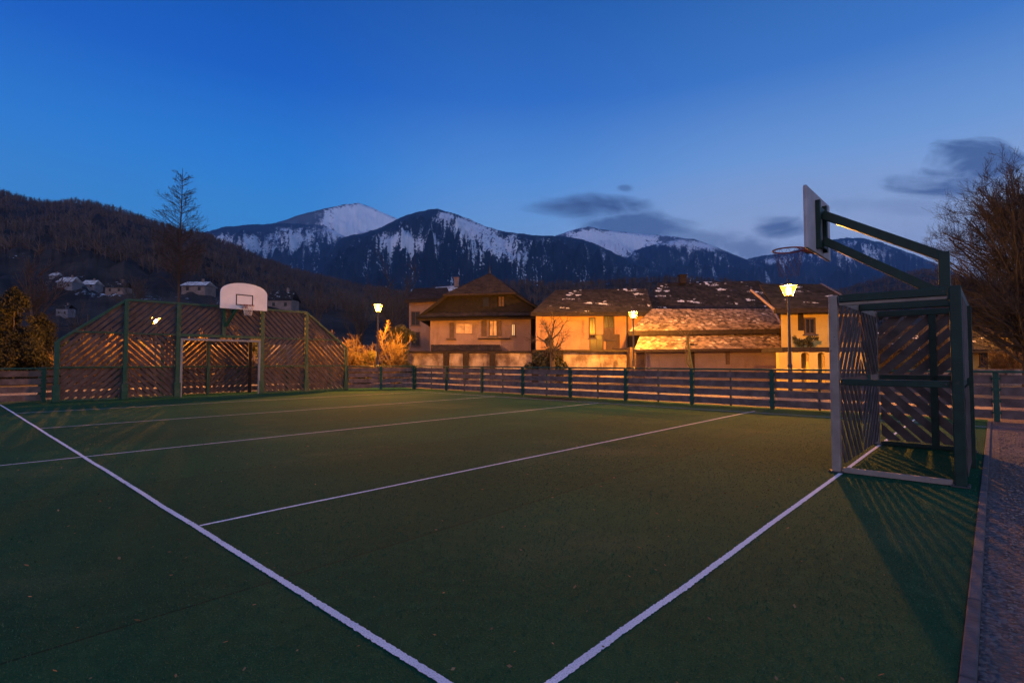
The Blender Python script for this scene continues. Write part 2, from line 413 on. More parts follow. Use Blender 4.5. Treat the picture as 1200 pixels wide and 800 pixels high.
# ------------------------------------------------------------------ terrain: mountains and hills
def terrain_mat(name, dark, mid, snow_amt, sc1, sc2, snowcol=(.88, .90, .93), lean=0.40):
    m = bpy.data.materials.new(name); m.use_nodes = True; t, b = nodes(m)
    b.inputs['Roughness'].default_value = .95; b.inputs['Specular IOR Level'].default_value = .05
    c = t.nodes.new('ShaderNodeTexCoord').outputs['Object']
    col = tmix(t, tstep(t, tnoise(t, c, sc1, 6, .6), .38, .64), dark, mid)
    at = t.nodes.new('ShaderNodeAttribute'); at.attribute_name = 'snow'
    mp = t.nodes.new('ShaderNodeMapping'); mp.inputs['Scale'].default_value = (1.5, .55, .8); mp.inputs['Rotation'].default_value = (0, .45, 0); t.links.new(c, mp.inputs[0])
    n1 = tnoise(t, mp.outputs[0], sc2, 9, .72)
    n3 = tnoise(t, c, sc2 * 13, 7, .72)
    s = tmath(t, 'ADD', tmath(t, 'ADD', at.outputs['Fac'], tmath(t, 'MULTIPLY', tmath(t, 'SUBTRACT', n1, .5), 2.2)), tmath(t, 'MULTIPLY', tmath(t, 'SUBTRACT', n3, .5), 2.8))
    # snow keeps to the gullies and the slopes turned away from the sun
    nsep = t.nodes.new('ShaderNodeSeparateXYZ'); t.links.new(t.nodes.new('ShaderNodeNewGeometry').outputs['Normal'], nsep.inputs[0])
    s = tmath(t, 'ADD', s, tmath(t, 'MULTIPLY', nsep.outputs[0], lean))
    col = tmix(t, tmath(t, 'MULTIPLY', tstep(t, s, .40, .54), snow_amt), col, snowcol)
    t.links.new(col, b.inputs['Base Color'])
    return m
def terrain(name, ridge, D, dfoot, material, seed, blobs=(), bias=-.2, N=360, T=44, rough=.24, jag=.8, power=1.25, zfoot=0.0, dvar=.06, label=None):
    px = np.array([p[0] for p in ridge], float); py = np.array([p[1] for p in ridge], float)
    qs = np.linspace(px[0], px[-1], N); qy = np.interp(qs, px, py)
    k = np.ones(5) / 5; qy = np.convolve(np.pad(qy, 2, mode='edge'), k, 'valid')
    verts = []; snow = []; tops = []
    ts = list(np.linspace(0, 1, T)) + [1.08, 1.2, 1.4]
    for i in range(N):
        jy = jag * (mnoise.noise(Vector((qs[i] * .11, seed, 0))) * 1.3 + mnoise.noise(Vector((qs[i] * .5, seed, 3))))
        Dd = D * (1 + dvar * math.sin(qs[i] * .013 + seed) + dvar * .6 * math.sin(qs[i] * .041 + seed * 2))
        top = V(qs[i], qy[i] + jy, Dd); kx = top.x / top.y; tops.append(top)
        for tt in ts:
            d = dfoot + (Dd - dfoot) * tt
            if tt <= 1:
                g = tt ** power; fade = min(1, 4 * tt * (1 - tt)) if tt < 1 else 0
                x, y = kx * d, d
                q = Vector((x / D * 9, y / D * 7 + seed * 3.1, seed))
                n = mnoise.ridged_multi_fractal(q * 1.3, .8, 2.1, 7, 1.0, 2.0) * .7 - .8 + mnoise.fractal(q * 4, .8, 2.1, 4) * .35
                z = zfoot + (top.z - zfoot) * (g + rough * n * fade)
                # stay under the sight line of the ridge
                lim = (top.z - CAM_H) / top.y * y * (0.985 if tt < .97 else 1.0) + CAM_H
                if tt < 1: z = min(z, lim)
            else:
                z = zfoot + (top.z - zfoot) * max(0, 1 - (tt - 1) * 1.6); x, y = kx * d, d
            verts.append((x, y, z))
            sv = bias
            if blobs and z > 1:
                ppx = 600 + 614.5 * x / y; ppy = HOR - 620 * (z - CAM_H) / y
                for (bx, by, sx, sy, a) in blobs:
                    e = ((ppx - bx) / sx) ** 2 + ((ppy - by) / sy) ** 2
                    sv += a * 1.2 * math.exp(-e)
            snow.append(sv)
    m = len(ts); idx = np.arange(N * m).reshape(N, m)
    f = np.stack([idx[:-1, :-1], idx[1:, :-1], idx[1:, 1:], idx[:-1, 1:]], -1).reshape(-1, 4)
    o = raw_mesh(name, verts, f, material)
    a = o.data.attributes.new('snow', 'FLOAT', 'POINT'); a.data.foreach_set('value', np.array(snow, dtype=np.float32))
    for p in o.data.polygons: p.use_smooth = True
    tag(o, kind='structure')
    if label: o['label'] = label
    return o, np.array(verts).reshape(N, m, 3)

FOREST_D, FOREST_M = (.007, .012, .016), (.018, .025, .030)
TM1 = terrain_mat('far_snow_mountain', (.06, .07, .08), (.10, .11, .12), .95, .0012, .0011)
TM2 = terrain_mat('forested_mountain_with_snow', FOREST_D, FOREST_M, .85, .004, .0042)
TM3 = terrain_mat('near_forest_hill', (.024, .018, .016), (.066, .046, .036), .75, .02, .03, lean=0.0)
M1 = [(230, 300), (280, 276), (300, 268), (330, 259), (345, 254), (362, 249), (385, 243), (405, 239.5), (420, 238), (436, 243), (448, 249), (470, 258), (510, 272), (560, 290)]
terrain('mountain', M1, 9000, 5600, TM1, 1.3, [(415, 255, 55, 22, .75), (430, 262, 40, 12, .5), (340, 262, 24, 7, -.5), (355, 252, 20, 4, -.6)], bias=-.02, jag=.5, rough=.16)
M2 = [(60, 292), (150, 286), (205, 281), (236, 273), (262, 266), (290, 263), (330, 261.5), (350, 262), (368, 263.5), (385, 268), (402, 276), (430, 290), (480, 315)]
terrain('mountain', M2, 6500, 2600, TM2, 2.7, [(280, 284, 34, 10, .62), (345, 276, 26, 9, .62), (395, 271, 20, 9, .7), (320, 292, 30, 6, .35), (250, 283, 20, 6, .3)], bias=-.10)
M4 = [(600, 290), (655, 275), (672, 269), (690, 265.5), (702, 268), (720, 271), (760, 275), (790, 277), (815, 282), (840, 290), (880, 306)]
terrain('mountain', M4, 8600, 5000, TM1, 4.1, [(700, 280, 60, 14, .6), (735, 285, 40, 12, .3)], bias=.1, jag=.4)
M5 = [(690, 320), (736, 301), (746, 293), (760, 288), (778, 284), (800, 279.5), (812, 280), (828, 285), (855, 297), (885, 308), (910, 316), (940, 322), (990, 334)]
terrain('mountain', M5, 6800, 3000, TM2, 5.9, [(790, 284, 26, 5, .8), (825, 289, 22, 5, .7), (815, 302, 12, 6, .4), (740, 297, 12, 6, .7), (840, 304, 10, 5, .35)], bias=-.12)
M6 = [(855, 316), (876, 303), (900, 298), (918, 297), (935, 293), (955, 286), (974, 281), (992, 278.5), (1011, 279), (1030, 283), (1049, 290), (1090, 305), (1124, 322), (1180, 338), (1260, 350)]
terrain('mountain', M6, 7200, 2600, TM2, 6.6, [(1000, 290, 26, 8, .55), (955, 300, 26, 10, .6), (1030, 300, 30, 6, .45), (900, 305, 22, 5, .5), (985, 312, 26, 6, .3)], bias=-.10)
M3 = [(380, 300), (402, 277.5), (430, 272), (447, 266), (470, 254.5), (488, 248.5), (503, 245.5), (512, 245), (524, 247.5), (545, 255), (570, 265.5), (590, 271), (615, 274.5), (640, 276), (665, 277), (680, 280), (695, 284.5), (715, 294), (740, 306), (770, 318), (810, 332), (880, 350)]
terrain('mountain', M3, 5200, 1500, TM2, 3.2, [(520, 252, 14, 7, .6), (538, 261, 18, 9, .75), (558, 272, 20, 11, .75), (580, 287, 20, 11, .7), (597, 288, 11, 14, .65), (606, 300, 12, 9, .4), (474, 277, 28, 10, .8), (500, 288, 20, 7, .6), (452, 284, 16, 7, .5), (610, 300, 12, 6, .3), (540, 294, 20, 5, .3)], bias=-.12, N=520, T=60)
HL = [(-260, 232), (-120, 224), (-40, 224), (0, 227), (30, 235), (52, 240.5), (66, 238), (90, 237.5), (112, 241), (150, 251.5), (180, 262), (205, 270), (235, 275.5), (265, 287), (300, 303), (340, 317), (380, 327), (420, 337), (470, 346), (540, 354)]
_, HLV = terrain('hill', HL, 950, 110, TM3, 8.8, [(70, 334, 60, 9, .55), (120, 346, 60, 9, .60), (240, 352, 60, 7, .55), (40, 300, 60, 10, .4)], bias=-.34, jag=.8, power=1.12, rough=.07, dvar=.03)
HR = [(960, 352), (1010, 334), (1050, 323), (1090, 318), (1124, 324), (1150, 330), (1200, 338), (1300, 340), (1420, 330)]
_, HRV = terrain('hill', HR, 1300, 160, TM3, 9.4, [], bias=-.5, power=1.15, rough=.05)
HM = [(430, 356), (520, 340), (600, 333), (680, 336), (760, 330), (840, 331), (900, 338), (980, 345), (1060, 356)]
_, HMV = terrain('hill', HM, 620, 130, TM3, 7.7, [(780, 338, 80, 5, .15)], bias=-.3, power=1.1, rough=.05)

# bare woodland on the hillsides: nobody could count it
def woodland(name, HV, n, h0, h1, seed, material, pmin=.25):
    rs = np.random.RandomState(seed); N, m, _ = HV.shape; vs_, fs = [], []; base = 0
    T = m - 3
    for _ in range(n):
        i = rs.uniform(0, N - 1.01); j = rs.uniform(pmin ** .5, 1) ** 2 * (T - 1.01) if rs.rand() > .25 else rs.uniform(.9, 1) * (T - 1.01)
        i0, j0 = int(i), int(j); fi, fj = i - i0, j - j0
        p = (HV[i0, j0] * (1 - fi) * (1 - fj) + HV[i0 + 1, j0] * fi * (1 - fj) + HV[i0, j0 + 1] * (1 - fi) * fj + HV[i0 + 1, j0 + 1] * fi * fj)
        h = rs.uniform(h0, h1); nb = 11
        for b in range(nb):
            az = rs.uniform(0, 6.283); up = rs.uniform(.25, 1.0); st = h * rs.uniform(.05, .55) if b else 0
            ln = (h - st) * rs.uniform(.5, 1) if b else h
            dr = np.array([math.cos(az) * (1 - up * .8), math.sin(az) * (1 - up * .8), up]) if b else np.array([0, 0, 1.0])
            dr /= np.linalg.norm(dr); q = p + np.array([0, 0, st]); e = q + dr * ln
            w = .035 * h * (1 if b else .7); sd = np.array([math.sin(az), -math.cos(az), 0.0]) * w; s2 = np.cross(sd, dr)
            vs_ += [q - sd, q + sd, q + s2, e]; fs += [(base, base + 1, base + 3), (base + 1, base + 2, base + 3), (base + 2, base, base + 3)]; base += 4
    return tag(raw_mesh(name, vs_, fs, material), 'brown bare woodland covering the hillside', 'woodland', kind='stuff')
M_WOODS = mat('bare_woodland_twigs', (.075, .045, .034), rough=.95, col2=(.165, .095, .064), scale=.02)
w = woodland('woodland', HLV, 5200, 8, 15, 3, M_WOODS); w['label'] = 'bare brown woodland covering the dark hillside at the left'
w = woodland('woodland', HRV, 1500, 9, 16, 4, M_WOODS); w['label'] = 'bare dark woodland on the low hill behind the right hoop'
w = woodland('woodland', HMV, 1600, 6, 11, 5, M_WOODS); w['label'] = 'bare woodland on the low rise behind the village roofs'

# ------------------------------------------------------------------ ground, turf, lines, kerb, gravel
def sheet(name, pts, z, material, th=0.0):
    b = MB(); n = [Vector((p[0], p[1], z)) for p in pts]; b.v = [tuple(q) for q in n]; b.f = [tuple(range(len(n)))]
    return tag(b.build(name, material), kind='structure')
sheet('ground', [(-9500, -400), (9500, -400), (9500, 10500), (-9500, 10500)], -.03, M_GROUND)
def court_rect(b0, b1, a0, a1): return [P(b0, a0), P(b1, a0), P(b1, a1), P(b0, a1)]
def court_sheet(name, b0, b1, a0, a1, z, m, sub=1):
    """sheet in court coordinates, origin at court corner, rotated with the court"""
    me = bpy.data.meshes.new(name)
    me.from_pydata([(b0, a0, 0), (b1, a0, 0), (b1, a1, 0), (b0, a1, 0)], [], [(0, 1, 2, 3)]); me.materials.append(m)
    o = bpy.data.objects.new(name, me); COL.objects.link(o); o.rotation_euler = (0, 0, COURT_ROT); o.location = (0, 0, z)
    return tag(o, kind='structure')
court_sheet('turf', -6.0, 16.6, .15, 24.9, 0.0, M_TURF)
court_sheet('gravel_path', -8, 22.0, -9.0, .088, -.006, M_GRAVEL)
k = MB()
kx = -8.0
while kx < 16.0:
    L = 1.0; c = P(kx + L / 2, .118, -.045); k.box(c, (L - .012, .058, .12), COURT_ROT); kx += L
tag(k.build('kerb', M_KERB, bevel=.008), kind='structure')
# lane behind the fence
court_sheet('road', 17.6, 23.5, -30, 60, -.012, M_ROAD)
court_sheet('road', -40, 17.2, 27.5, 32.5, -.016, M_ROAD)
L1B, L2B = 1.495, 14.72
lw = .044
def line(b0, b1, a0, a1, dz):
    """painted line whose edges wander with the pile of the turf"""
    along_a = (a1 - a0) > (b1 - b0); Lg = (a1 - a0) if along_a else (b1 - b0)
    r_ = np.random.RandomState(int(Lg * 100)); n = int(min(Lg, 9) / .012) + int(max(0, Lg - 9) / .08); tt = np.unique(np.concatenate([np.linspace(0, min(Lg, 9), int(min(Lg, 9) / .012)), np.linspace(min(Lg, 9), Lg, int(max(0, Lg - 9) / .08) + 2)]))
    m = len(tt); slow = np.interp(tt, np.arange(0, Lg + 2, .8), r_.normal(0, .0035, len(np.arange(0, Lg + 2, .8))))
    e0 = r_.normal(0, .0022, m) + slow; e1 = r_.normal(0, .0022, m) + slow
    lo = np.stack([b0 + e0, a0 + tt], 1) if along_a else np.stack([b0 + tt, a0 + e0], 1)
    hi = np.stack([b1 + e1, a0 + tt], 1) if along_a else np.stack([b0 + tt, a1 + e1], 1)
    vv = [(*p, 0.0) for p in lo] + [(*p, 0.0) for p in hi]
    o = raw_mesh('court_line', vv, [(i, i + 1, m + i + 1, m + i) for i in range(m - 1)], M_LINE)
    o.rotation_euler = (0, 0, COURT_ROT); o.location = (0, 0, .003 + dz)
    if o.data.polygons[0].normal.z < 0: o.data.flip_normals()
    return tag(o, kind='structure')
line(L1B - lw / 2, L1B + lw / 2, .15, 23.0, .001)
line(L2B - lw / 2, L2B + lw / 2, .15, 18.93, .001)
line(L1B + .033, 16.1, 1.41 - lw / 2, 1.41 + lw / 2, 0)
for a, b0, b1 in ((4.87, L1B + .033, 15.2), (9.58, -4.0, 14.7), (14.28, L1B + .033, 14.7), (18.9, L1B + .033, 14.7)):
    line(b0, b1, a - .019, a + .019, 0)

# short fibres of the turf in the foreground: real blades
def fibres():
    rs = np.random.RandomState(11); n = 150000
    d = .9 + 14.0 * rs.rand(n) ** 2.0; x = (rs.rand(n) * 2.2 - 1.1) * d
    b = x * BX[0] + d * BX[1]; a = x * AX[0] + d * AX[1]
    ok = (a > .16) & (np.abs(b - L1B) > .024) & (np.abs(a - 1.41) > .024) & (np.abs(a - 4.87) > .021)
    x, d = x[ok], d[ok]; n = len(x)
    h = rs.uniform(.005, .013, n) * np.clip((15.5 - d) / 12, .1, 1); az = rs.rand(n) * 6.283; w = .0016 * np.clip(d / 2, .8, 3.5)
    lean = rs.uniform(.2, 1.1, n) * h; la = rs.rand(n) * 6.283
    p = np.stack([x, d, np.zeros(n)], 1); s = np.stack([np.cos(az) * w, np.sin(az) * w, np.zeros(n)], 1)
    tip = p + np.stack([np.cos(la) * lean, np.sin(la) * lean, h], 1)
    vv = np.stack([p - s, p + s, tip], 1).reshape(-1, 3)
    o = raw_mesh('turf_fibres', vv, np.arange(3 * n).reshape(-1, 3), mat('turf_fibre_green', (.003, .050, .022), rough=.9, col2=(.065, .170, .090), scale=60, detail=2, var=.9))
    tag(o, 'short green fibres of the artificial turf in the foreground', 'turf', kind='stuff')
fibres()
def fallen_leaves():
    rs = np.random.RandomState(23); n = 420; d = 1.4 + 14 * rs.rand(n) ** 1.3; x = (rs.rand(n) * 2 - 1) * d
    a = x * AX[0] + d * AX[1]; ok = a > .3; x, d = x[ok], d[ok]; n = len(x)
    s_ = rs.uniform(.006, .017, n) ; az = rs.rand(n) * 6.283; c = np.stack([x, d, np.full(n, .016)], 1)
    u_ = np.stack([np.cos(az), np.sin(az), rs.uniform(-.5, .5, n)], 1) * s_[:, None]; w_ = np.stack([-np.sin(az), np.cos(az), rs.uniform(-.5, .5, n)], 1) * s_[:, None] * .6
    vv = np.stack([c - u_, c + w_, c + u_, c - w_], 1).reshape(-1, 3)
    tag(raw_mesh('fallen_leaves', vv, np.arange(4 * n).reshape(-1, 4), mat('dry_leaf', (.10, .055, .025), rough=.9, col2=(.34, .22, .10), scale=3)), 'tiny dry leaf scraps scattered over the turf', 'leaves', kind='stuff')
fallen_leaves()
# loose stones of the gravel
def stones():
    rs = np.random.RandomState(5); n = 9000
    b = rs.uniform(.6, 14, n) ** 1.0; a = -.02 - rs.rand(n) ** 1.3 * (b * .35 + .4)
    r = rs.uniform(.004, .013, n) * np.clip(b / 4, .8, 1.5)
    p = np.outer(b, BX) + np.outer(a, AX); vv = []; ang = rs.rand(n) * 6.283
    oct_ = np.array([(1, 0, 0), (0, 1, 0), (-1, 0, 0), (0, -1, 0), (0, 0, 1), (0, 0, -.6)])
    ff = np.array([(0, 1, 4), (1, 2, 4), (2, 3, 4), (3, 0, 4), (1, 0, 5), (2, 1, 5), (3, 2, 5), (0, 3, 5)])
    V0 = oct_[None] * rs.uniform(.6, 1.3, (n, 6, 3)) * r[:, None, None]; V0[:, :, 2] *= .6
    c, s = np.cos(ang)[:, None], np.sin(ang)[:, None]
    xx = V0[:, :, 0] * c - V0[:, :, 1] * s + p[:, 0:1]; yy = V0[:, :, 0] * s + V0[:, :, 1] * c + p[:, 1:2]
    vv = np.stack([xx, yy, V0[:, :, 2]], -1).reshape(-1, 3)
    F = (ff[None] + (np.arange(n) * 6)[:, None, None]).reshape(-1, 3)
    o = raw_mesh('loose_gravel', vv, F, mat('loose_stone', (.08, .065, .065), rough=.9, col2=(.26, .22, .21), scale=25, detail=2))
    tag(o, 'loose grey gravel lying on the path beside the kerb', 'gravel', kind='stuff')
stones()

# ------------------------------------------------------------------ fences
FH = 1.12
def fence(label, pts_ba, spacing, out, name='board_fence', group='board fences round the court', thin=True, posts=None):
    """straight fence between two court points; out = (db, da) unit to the outer side"""
    (b0, a0), (b1, a1) = pts_ba; Lg = math.hypot(b1 - b0, a1 - a0); ub, ua = (b1 - b0) / Lg, (a1 - a0) / Lg
    root = thing(name, label, 'fence', P(b0, a0), group)
    n = max(1, round(Lg / spacing)); st = Lg / n; ang = COURT_ROT + math.atan2(ua, ub)
    for i in range(n + 1):
        b, a = b0 + ub * st * i, a0 + ua * st * i; mb = MB()
        mb.box(P(b, a, FH * .5 - .01), (.105, .085, FH - .02), ang)
        for kz in (.2, .46, .72, .97):                                        # bolted brackets that stand out from the post
            mb.box(P(b, a, kz), (.165, .06, .055), ang)
        mb.build('post', M_GREEN, root, bevel=.006)
    for i in range(n):
        s0, s1 = st * i + .06, st * (i + 1) - .06; mb = MB(); cm = (s0 + s1) / 2
        for r in range(4):
            z = .165 + r * .262; j = rnd.uniform(-.004, .004)
            b, a = b0 + ub * cm + out[0] * .03, a0 + ua * cm + out[1] * .03
            mb.box(P(b, a, z + j), (s1 - s0, .035, .196), ang)
        mb.build('plank_panel', M_WOOD, root, bevel=.004)
        if thin:
            b, a = b0 + ub * cm + out[0] * .072, a0 + ua * cm + out[1] * .072
            MB().box(P(b, a, FH * .49), (.05, .042, FH - .06), ang).build('batten', M_GREEN, root)
    MB().beam(P(b0 - ub * .04, a0 - ua * .04, FH), P(b1 + ub * .04, a1 + ua * .04, FH), .115, .05).build('top_rail', M_GREEN, root, bevel=.006)
    return root
FB = 16.2
fence('long board fence with green posts running along the far side of the court', ((FB, 21.26), (FB, -7.1)), 2.36, (1, 0))
fence('short board fence between the left goal wall and the far corner', ((13.42, 22.9), (FB, 21.4)), 1.6, (.47, .88), thin=False)
fence('low board fence leaving the left edge of the goal wall', ((2.55, 23.4), (-6.9, 23.4)), 2.36, (0, 1))
fence('low board fence standing behind the lattice goal wall', ((2.6, 24.75), (13.5, 24.6)), 2.2, (0, 1))

# ------------------------------------------------------------------ lattice panels
def clip(poly, nx, ny, c):
    out = []
    for i in range(len(poly)):
        p, q = poly[i], poly[(i + 1) % len(poly)]; dp, dq = p[0] * nx + p[1] * ny - c, q[0] * nx + q[1] * ny - c
        if dp <= 0: out.append(p)
        if (dp < 0 < dq) or (dq < 0 < dp):
            t = dp / (dp - dq); out.append((p[0] + (q[0] - p[0]) * t, p[1] + (q[1] - p[1]) * t))
    return out
def lattice(poly, sgn, to3, nrm, parent, slat=.112, pitch=.162, th=.026, name='lattice_panel', phase=0.0, m=None):
    """diagonal slats; poly in (u, z); sgn +1 rises to the right"""
    s2 = math.sqrt(.5); nx, ny = (-s2 * sgn, s2)
    vals = [p[0] * nx + p[1] * ny for p in poly]; mb = MB(); c = min(vals) - pitch + phase * pitch
    while c < max(vals):
        w = slat * rnd.uniform(.92, 1.06); off = rnd.uniform(-.008, .008)
        q = clip(clip(poly, nx, ny, c + w + off), -nx, -ny, -(c + off))
        if len(q) >= 3:
            ar = abs(sum(q[i][0] * q[(i + 1) % len(q)][1] - q[(i + 1) % len(q)][0] * q[i][1] for i in range(len(q)))) / 2
            if ar > .002: mb.prism([to3(*p) for p in q], nrm, th)
        c += pitch
    return mb.build(name, m or M_WOOD, parent) if mb.v else None

def net(c, r0, r1, h, parent, k=12, rows=5, name='net', rr=.006, m=None):
    mb = MB()
    def pt(i, j):
        f = j / rows; r = r0 + (r1 - r0) * f ** .7; a = 2 * math.pi * (i + .5 * (j % 2)) / k
        return Vector((c[0] + r * math.cos(a), c[1] + r * math.sin(a), c[2] - h * f))
    for j in range(rows):
        for i in range(k):
            p = pt(i, j)
            mb.tube(p, pt(i, j + 1), rr, rr, 4, False); mb.tube(p, pt(i + (1 if j % 2 else -1), j + 1), rr, rr, 4, False)
    return mb.build(name, m or M_NET, parent)
def ring(c, r, t, parent, name, m, k=36):
    mb = MB()
    pts = [Vector((c[0] + r * math.cos(2 * math.pi * i / k), c[1] + r * math.sin(2 * math.pi * i / k), c[2])) for i in range(k)]
    for i in range(k): mb.tube(pts[i], pts[(i + 1) % k], t, t, 6, False)
    return mb

# ------------------------------------------------------------------ the far goal wall
def goal_wall():
    A0 = 22.92
    XS = [2.80, 4.66, 6.30, 9.42, 11.38, 13.34]; TOP, SH, R1z, R2z = 3.56, 2.02, 1.16, 2.36
    root = thing('goal_wall', 'wide lattice goal wall with sloping wings and a round-topped hoop board above the goal', 'sports goal', P(8.0, A0))
    to3 = lambda u_, z: P(u_, A0 + .045, z); nrm = P(0, 1)
    tops = [SH, TOP, TOP, TOP, TOP, SH]; wdt = [.13, .13, .15, .15, .13, .11]
    for x, tp, w_ in zip(XS, tops, wdt):
        mb = MB().box(P(x, A0, tp / 2), (w_, .13, tp), COURT_ROT)
        mb.box(P(x, A0 - .03, .28), (w_ + .07, .10, .55), COURT_ROT)
        mb.build('post', M_GREEN, root, bevel=.008)
    MB().box(P(7.9, A0, (R2z + TOP) / 2), (.13, .12, TOP - R2z), COURT_ROT).build('post', M_GREEN, root, bevel=.008)
    def rail(b0, z0, b1, z1, h=.085): MB().beam(P(b0, A0, z0), P(b1, A0, z1), .075, h).build('rail', M_GREEN, root, bevel=.006)
    rail(XS[1], TOP, XS[4], TOP); rail(XS[0], SH, XS[1], TOP); rail(XS[5], SH, XS[4], TOP)
    rail(XS[0] + .4, R2z, XS[2], R2z, .05); rail(XS[3], R2z, XS[5] - .4, R2z, .05); rail(XS[2], R2z, XS[3], R2z, .11)
    rail(XS[0], R1z, XS[2], R1z, .05); rail(XS[3], R1z, XS[5], R1z, .05)
    rail(XS[0], .04, XS[2], .04, .05); rail(XS[3], .04, XS[5], .04, .05)
    g = .07
    def sl(u_): return SH + (TOP - SH) * (u_ - XS[0]) / (XS[1] - XS[0])
    def sr(u_): return SH + (TOP - SH) * (XS[5] - u_) / (XS[5] - XS[4])
    xa, xb = XS[0] + g, XS[1] - g
    uc = XS[0] + (R2z - SH) / (TOP - SH) * (XS[1] - XS[0])
    lattice([(xa, .07), (xb, .07), (xb, R1z - .03), (xa, R1z - .03)], 1, to3, nrm, root, m=M_SLATD)
    lattice([(xa, R1z + .03), (xb, R1z + .03), (xb, R2z - .03), (uc - .05, R2z - .03), (xa, sl(xa) - .05)], 1, to3, nrm, root, m=M_SLATD, phase=.4)
    lattice([(uc + .06, R2z + .03), (xb, R2z + .03), (xb, sl(xb) - .06)], 1, to3, nrm, root, m=M_SLATD, phase=.2)
    xa, xb = XS[1] + g, XS[2] - g
    lattice([(xa, .07), (xb, .07), (xb, R1z - .03), (xa, R1z - .03)], -1, to3, nrm, root, m=M_SLATD, phase=.3)
    lattice([(xa, R1z + .03), (xb, R1z + .03), (xb, R2z - .03), (xa, R2z - .03)], -1, to3, nrm, root, m=M_SLATD, phase=.7)
    lattice([(xa, R2z + .03), (xb, R2z + .03), (xb, TOP - .05), (xa, TOP - .05)], 1, to3, nrm, root, m=M_SLATD)
    lattice([(XS[2] + g, R2z + .06), (7.83, R2z + .06), (7.83, TOP - .05), (XS[2] + g, TOP - .05)], 1, to3, nrm, root, m=M_SLATD, phase=.5)
    lattice([(7.97, R2z + .06), (XS[3] - g, R2z + .06), (XS[3] - g, TOP - .05), (7.97, TOP - .05)], -1, to3, nrm, root, m=M_SLATD, phase=.5)
    xa, xb = XS[3] + g, XS[4] - g
    lattice([(xa, .07), (xb, .07), (xb, R1z - .03), (xa, R1z - .03)], -1, to3, nrm, root, m=M_SLATD, phase=.3)
    lattice([(xa, R1z + .03), (xb, R1z + .03), (xb, R2z - .03), (xa, R2z - .03)], 1, to3, nrm, root, m=M_SLATD, phase=.7)
    lattice([(xa, R2z + .03), (xb, R2z + .03), (xb, TOP - .05), (xa, TOP - .05)], -1, to3, nrm, root, m=M_SLATD)
    xa, xb = XS[4] + g, XS[5] - g
    ud = XS[5] - (R2z - SH) / (TOP - SH) * (XS[5] - XS[4])
    lattice([(xa, .07), (xb, .07), (xb, R1z - .03), (xa, R1z - .03)], -1, to3, nrm, root, m=M_SLATD)
    lattice([(xa, R1z + .03), (xb, R1z + .03), (xb, sr(xb) - .05), (ud + .05, R2z - .03), (xa, R2z - .03)], -1, to3, nrm, root, m=M_SLATD, phase=.4)
    lattice([(xa, R2z + .03), (ud - .06, R2z + .03), (xa, sr(xa) - .06)], -1, to3, nrm, root, m=M_SLATD, phase=.2)
    # white goal frame
    gx0, gx1, gz = XS[2] + .115, XS[3] - .115, 2.24
    mb = MB(); fa = A0 - .03
    mb.box(P(gx0, fa, gz / 2), (.08, .08, gz), COURT_ROT); mb.box(P(gx1, fa, gz / 2), (.08, .08, gz), COURT_ROT)
    mb.beam(P(gx0 + .041, fa, gz - .04), P(gx1 - .041, fa, gz - .04), .08, .08)
    mb.build('goal_frame', M_GOALW, root, bevel=.006)
    # recessed back of the goal
    RA = A0 + 1.25; to4 = lambda u_, z: P(u_, RA, z)
    for x in (6.1, 7.75, 9.42):
        MB().box(P(x, RA - .045, 1.12), (.12, .09, 2.24), COURT_ROT).build('post', M_GREEN if x < 9 else M_BLACK, root, bevel=.006)
    for (a, b, s) in ((6.18, 7.68, 1), (7.82, 9.35, -1)):
        lattice([(a, 1.18), (b, 1.18), (b, 2.2), (a, 2.2)], s, to4, nrm, root, m=M_SLATD, phase=.2)
        lattice([(a, .05), (b, .05), (b, 1.12), (a, 1.12)], -s, to4, nrm, root, m=M_SLATD, phase=.6)
    MB().beam(P(6.1, RA - .05, 1.15), P(9.42, RA - .05, 1.15), .05, .05).build('rail', M_GREEN, root)
    MB().beam(P(6.1, RA - .05, 2.26), P(9.42, RA - .05, 2.26), .07, .07).build('rail', M_GREEN, root)
    for x in (6.1, 9.42):
        MB().beam(P(x, A0 + .08, 2.27), P(x, RA - .1, 2.27), .06, .06).build('rail', M_GREEN, root)
    # hoop board with a rounded top
    bc, ba, zb = 8.44, A0 - .62, 3.44
    wd, side, peak = .90, .62, 1.06
    poly = [(-wd, 0), (wd, 0), (wd, side)]
    for i in range(1, 20):
        th = math.pi * i / 20; poly.append((wd * math.cos(th), side + (peak - side) * math.sin(th) ** .85))
    poly.append((-wd, side))
    bd = MB().prism([P(bc + q[0], ba, zb + q[1]) for q in poly], P(0, 1), .05).build('backboard', M_BOARD, root)
    sq = MB(); z0, z1, hw, fa = zb + .16, zb + .60, .31, ba - .030
    sq.box(P(bc - hw, fa, (z0 + z1) / 2), (.04, .006, z1 - z0), COURT_ROT); sq.box(P(bc + hw, fa, (z0 + z1) / 2), (.04, .006, z1 - z0), COURT_ROT)
    sq.box(P(bc, fa, z0 + .02), (2 * hw - .04, .006, .04), COURT_ROT); sq.box(P(bc, fa, z1 - .02), (2 * hw - .04, .006, .04), COURT_ROT)
    sq.build('target_rectangle', M_BLACK, bd)
    rc = P(bc, ba - .40, zb + .14)
    rm = ring(rc, .225, .011, root, 'hoop', M_RIM); rm.box(P(bc, ba - .09, zb + .12), (.16, .12, .16), COURT_ROT)
    rm = rm.build('hoop', M_RIM, root); net(rc, .22, .13, .40, rm)
    ar = MB().beam(P(bc - .25, ba + .03, zb + .3), P(bc - .25, A0 - .02, zb - .1), .09, .09).beam(P(bc + .25, ba + .03, zb + .3), P(bc + .25, A0 - .02, zb - .1), .09, .09)
    ar.beam(P(bc - .25, ba + .04, zb + .05), P(7.95, A0 - .05, 2.75), .08, .08)
    ar.build('bracket', M_GREEN, root)
